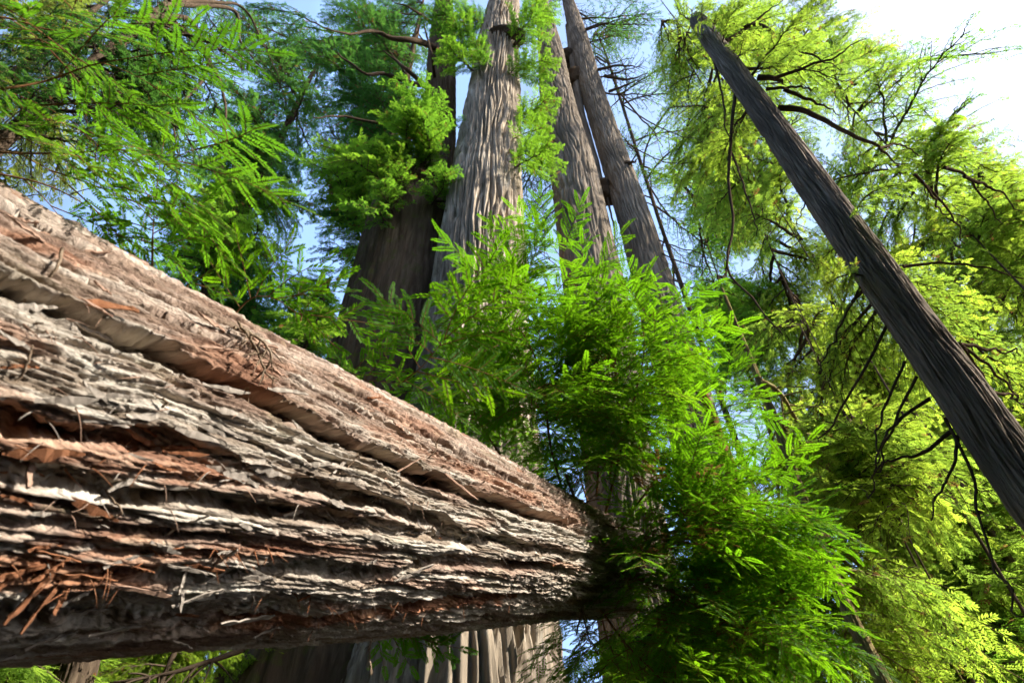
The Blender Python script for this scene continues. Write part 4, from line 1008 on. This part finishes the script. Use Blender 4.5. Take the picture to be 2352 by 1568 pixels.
s10.grow([at(1500, 1420, 6.6), at(1620, 1430, 6.5), at(1740, 1440, 6.4), at(1850, 1420, 6.4)], .011, .12, (.75, .35), .8, start=.08, dead=.12)

s11 = Sapling('redwood_sapling', 'low leafy sapling between the log crest and the foot of the sunlit trunk', at(1180, 1090, 6.6), GS, seed=11)
s11.grow([at(1180, 1090, 6.6), at(1120, 1000, 6.6), at(1080, 930, 6.6), at(1040, 850, 6.6)], .011, .15, (.5, .3), .75, start=.1, dead=.08)
s12 = Sapling('redwood_sapling', 'thick sapling in the heart of the clump above the root tangle', at(1370, 1140, 6.9), GS, seed=12)
s12.grow([at(1370, 1140, 6.9), at(1380, 1000, 6.8), at(1400, 880, 6.8), at(1380, 760, 6.8)], .012, .15, (.85, .4), .8, start=.1, dead=.08)
s13 = Sapling('redwood_sapling', 'sapling with drooping sprays between the rusty one and the bottom edge', at(1450, 1290, 6.6), GS, seed=13)
s13.grow([at(1450, 1290, 6.6), at(1540, 1250, 6.7), at(1620, 1230, 6.8), at(1700, 1240, 6.8)], .012, .13, (.85, .4), .8, start=.1, dead=.12)

s14 = Sapling('redwood_sapling', 'shaded sapling hanging down just right of the sky gap under the log end', at(1375, 1370, 6.7), GS, seed=14)
s14.grow([at(1375, 1370, 6.7), at(1390, 1450, 6.6), at(1420, 1530, 6.5), at(1450, 1620, 6.4)], .010, .12, (.5, .35), .75, start=.05, dead=.15)

# sprouts growing on the log itself
def sprout(label, pix, depth, name='redwood_sprout', sprays=(), seed=0, r0=.006, lib_=None, sc=.6):
    sc *= 2.0; s_ = Sapling(name, label, at(*pix[0], depth[0]), 'sprouts growing from the fallen log', 'sprout', seed)
    p = s_.stem([at(x, y, d) for (x, y), d in zip(pix, depth)], r0, .0015)
    for (f, dx, dy, dz, k) in sprays:
        o = np.array([np.interp(f, np.linspace(0, 1, 16), p[:, c]) for c in range(3)])
        d = CR * dx - CU * dy + _F * dz
        s_.spray(o, d, -_F * .9 + np.array([s_.r.gauss(0, .3), s_.r.gauss(0, .3), .5]), sc * k, lib_)
    return s_
sprout('sprout with fanned bright sprays leaning right from the log crest by the massive trunk', [(872, 912), (920, 880), (965, 845), (1000, 805), (1020, 780)], [5.0, 5.0, 4.95, 4.9, 4.9],
       sprays=[(.25, -.6, -1, 0, .8), (.3, 1, .5, 0, .9), (.45, 1, .3, .1, 1.1), (.5, -.7, -1, 0, .8), (.65, 1, .2, .1, 1.15), (.7, -.8, -.6, 0, 1.0), (.85, .9, -.3, 0, 1.1), (.9, -.9, -.9, 0, 1.0), (1, .3, -1, 0, 1.2), (1, .9, -.8, 0, 1.2), (.05, .5, .9, 0, .7)], seed=31, sc=.85)
sprout('upright sprout with bright sprays on the log crest at the left', [(350, 625), (350, 570), (352, 520), (356, 470)], [3.3, 3.3, 3.3, 3.3],
       sprays=[(.1, -1, -.5, 0, .6), (.3, 1, -.5, 0, .65), (.4, -1, -.35, 0, .7), (.55, 1, -.6, 0, .7), (.6, -.9, -.4, 0, .75), (.8, .8, -.5, 0, .7), (.95, -.5, -1, 0, .7), (1, .1, -1, 0, .8), (.75, -.8, -.7, .2, .7)], seed=32, lib_=SMALL, sc=.95)
sprout('low sprout with spreading sprays on the log crest above the dark furrow', [(540, 720), (570, 690), (600, 680), (640, 690), (680, 720)], [4.0, 4.0, 4.0, 4.0, 4.0],
       sprays=[(.1, -.7, -1, 0, .8), (.3, -.2, -1, 0, .9), (.4, .4, -1, 0, .9), (.6, .8, -.8, 0, .9), (.8, 1, -.5, 0, .9), (1, 1, .1, 0, 1.0), (.9, .9, .5, 0, .8), (.7, 1, -.2, 0, .9)], seed=33, lib_=SMALL, sc=.95)
sprout('tiny sprout just showing over the log crest between two larger sprouts', [(425, 668), (432, 655), (440, 648)], [3.5, 3.5, 3.5], sprays=[(.5, -.6, -1, 0, .5), (.9, .8, -.4, 0, .6), (1, .9, .3, 0, .5)], seed=34, lib_=SMALL, sc=.9)
sprout('fresh sprig hanging from the underside of the log above the fluted base', [(862, 1428), (880, 1436), (905, 1446), (935, 1455)], [4.55, 4.5, 4.45, 4.4],
       sprays=[(.1, .05, 1, 0, .8), (.3, .9, .05, 0, .9), (.5, .5, 1, 0, .8), (.7, 1, .5, 0, .9), (1, 1, .35, 0, .9), (.6, 1, .1, .2, .9)], seed=35, lib_=SMALL, sc=.95)
for k, (x, y) in enumerate([(800, 868), (830, 880), (690, 720)]):
    sprout(['small fern green sprout on the log crest touching the massive trunk', 'second small sprout on the log crest nearest the massive trunk foot', 'small sprout low on the crest right of the spreading one'][k], [(x, y + 18), (x + 4, y), (x + 10, y - 12)], [4.7, 4.7, 4.7] if k < 2 else [4.3] * 3, sprays=[(.5, -.8, -.8, 0, .7), (1, .7, -.8, 0, .8), (.8, 1, .1, 0, .7)], seed=40 + k, lib_=SMALL, sc=.8)

# overhanging sprays in the near upper left
GO = 'redwood boughs hanging in from the left'
def bough(label, pix, depth, seed, L=.45, sc=.8, every=.12, step=.16):
    sc *= 2.0; every *= 1.45; L *= .85; step *= 1.3; b = Sapling('redwood_bough', label, at(*pix[0], depth[0]), GO, 'bough', seed); b.lib = DARKSPRAYS
    p = b.stem([at(x, y, d) for (x, y), d in zip(pix, depth)], .007, .002, n=20)
    seg = np.r_[0, np.cumsum(np.linalg.norm(np.diff(p, axis=0), axis=1))]; x = .1; k = 0
    while x < seg[-1]:
        o = np.array([np.interp(x, seg, p[:, c]) for c in range(3)]); tg = unit(p[-1] - p[0]); nrm = np.array([b.r.gauss(.1, .3), b.r.gauss(-.35, .3), 1.0])
        y = unit(np.cross(nrm, tg)) * (1 if k % 2 else -1)
        b.side(o, tg * b.r.uniform(.4, .9) + y * b.r.uniform(.5, .9), L * b.r.uniform(.6, 1.1) * (1.1 - .5 * x / seg[-1]), every, sc, .003, nrm, droop=.3)
        x += step * b.r.uniform(.8, 1.2); k += 1
    b.spray(p[-1], p[-1] - p[-2], np.array([.1, -.4, 1]), sc)
bough('uppermost bough crossing the top left corner with blurred sprays', [(-150, 60), (0, 40), (120, 70), (230, 60)], [2.9, 3.0, 3.1, 3.1], 51, .40)
bough('bough with large blurred sprays reaching toward the hanging limbs', [(-150, 215), (0, 205), (110, 185), (210, 150), (320, 130)], [2.9, 2.9, 3.0, 3.0, 3.0], 52, .42)
bough('long bough pointing right above the log crest at the left edge', [(-150, 330), (0, 350), (150, 352), (300, 345), (420, 372)], [2.8, 2.9, 3.0, 3.1, 3.2], 53, .42)
bough('lowest bough drooping down to the log crest at the left edge', [(-150, 380), (0, 400), (120, 430), (230, 490)], [3.0, 3.1, 3.2, 3.3], 54, .38, .7)

# ------------------------------------------------------------------ dead twigs, fibres and roots on the log
def strand(name, label, cat, pts, r0, r1, mat, group=None, side=0, seed=0):
    base = np.asarray(pts[0]); root = thing(name, label, cat, base, group)
    p = curve(np.asarray(pts), 18); r = np.random.default_rng(seed)
    p = p + np.cumsum(r.normal(0, .0025, (18, 3)), 0)
    v, q = tube(p - base, np.linspace(r0, r1, 18), 6); obj('stem', mesh_from('stem', v, q, M[mat]), root)
    for k in range(side):
        i = r.integers(4, 16); L = np.linalg.norm(p[-1] - p[0]) * r.uniform(.12, .3)
        d = unit(r.normal(size=3) + 1.0 * unit(p[-1] - p[0]) + np.array([0, 0, -.4])); t = np.linspace(0, 1, 6)[:, None]
        pp = p[i] + d * L * t + np.array([0, 0, -.3 * L]) * t ** 2
        v, q = tube(pp - base, np.linspace(r1 * 1.6, r1 * .6, 6), 4); obj('twig', mesh_from('twig', v, q, M[mat]), root)
    return root
def on_log(px, py, lift): s, ph = log_hit(px, py); return log_surface(s, ph, lift)
GT = 'dead twigs caught on the log'
strand('dead_twig', 'bent dead twig hanging across the dark furrow at the left edge', 'twig', [on_log(128, 585, .03), on_log(105, 640, .05), on_log(85, 700, .07), on_log(76, 760, .05)], .0055, .003, 'dead', GT, 1, 1)
strand('dead_spray', 'knotted brown dead spray dangling over the middle of the dark furrow', 'twig', [on_log(520, 770, .03), on_log(560, 800, .07), on_log(580, 860, .10), on_log(572, 910, .08)], .007, .003, 'dead', GT, 12, 2)
strand('dead_spray', 'thinner brown dead spray dangling beside the knotted one on the log', 'twig', [on_log(530, 760, .03), on_log(535, 820, .08), on_log(560, 880, .09), on_log(600, 900, .07)], .006, .0025, 'dead', GT, 10, 3)
for k, (a, b, lab) in enumerate([((25, 880), (60, 800), 'thin dry twig on the grey bark at the left edge'), ((350, 940), (345, 905), 'short dry twig standing on grey bark left of centre'), ((905, 1060), (880, 1150), 'dry twig hanging under the reddish ridge'),
        ((1010, 1075), (1020, 1135), 'dry twig hanging below the red patch near the log end'), ((1100, 1110), (1105, 1170), 'short dry twig near the log end above the grey bark'), ((770, 1090), (800, 1045), 'hair thin twig on the grey ridge in mid log'),
        ((960, 1085), (975, 1010), 'slender twig lying over the crest ridge past mid log'), ((240, 1195), (270, 1130), 'straight pale twig leaning on the lower furrow at the left'), ((850, 1440), (830, 1490), 'brown dead cone cluster hanging beside the fresh sprig')]):
    strand('dead_twig', lab, 'twig', [on_log(*a, .015), on_log((a[0] + b[0]) / 2 + 6, (a[1] + b[1]) / 2, .05), on_log(*b, .03) if k != 8 else on_log(*a, .03) - np.array([0, 0, .16])], .0045, .002, 'dead', GT, 3 if k != 8 else 22, 10 + k)
r_ = random.Random(3)
tang = thing('root_tangle', 'tangle of thin brown roots and dead twigs over the far end of the log', 'roots', at(1330, 1180, 6.0))
tb = np.array(tang.location)
for k in range(46):
    x, y = r_.uniform(1180, 1400), 0
    y = np.interp(x, [1180, 1400], [1090, 1190]) + r_.uniform(-15, 130)
    pts = [at(x, y, 6.25 + r_.uniform(-.3, .1))]
    ang = r_.uniform(-.2, 1.7); L = r_.uniform(40, 150)
    for q in range(4):
        ang += r_.gauss(0, .45); x += math.cos(ang) * L / 4; y += math.sin(ang) * L / 4; pts.append(at(x, y, 6.1 + r_.uniform(-.35, .1)))
    v, q = tube(curve(pts, 14) - tb, np.linspace(r_.uniform(.004, .010), .002, 14), 5)
    obj('root', mesh_from('root', v, q, M['twig' if r_.random() < .6 else 'dead']), tang)
strand('root', 'long curved root running down over the log end to the underside', 'roots', [at(1300, 1090, 5.9), at(1330, 1180, 5.7), at(1325, 1260, 5.5), at(1312, 1330, 5.5), at(1330, 1400, 5.5), at(1350, 1415, 5.5)], .014, .007, 'dead', None, 5, 61)
# dark limb crossing under the log at the bottom left
strand('dead_branch', 'dark drooping dead branch with hanging twigs below the log at the bottom left', 'branch', [at(560, 1490, 9.0), at(480, 1520, 8.6), at(380, 1550, 8.3), at(250, 1570, 8.1)], .045, .012, 'limb', None, 16, 62)
strand('dead_branch', 'thin dark branch at the bottom left corner before the bright green', 'branch', [at(150, 1525, 9.0), at(105, 1548, 8.8), at(60, 1580, 8.6)], .025, .014, 'limb', None, 2, 63)
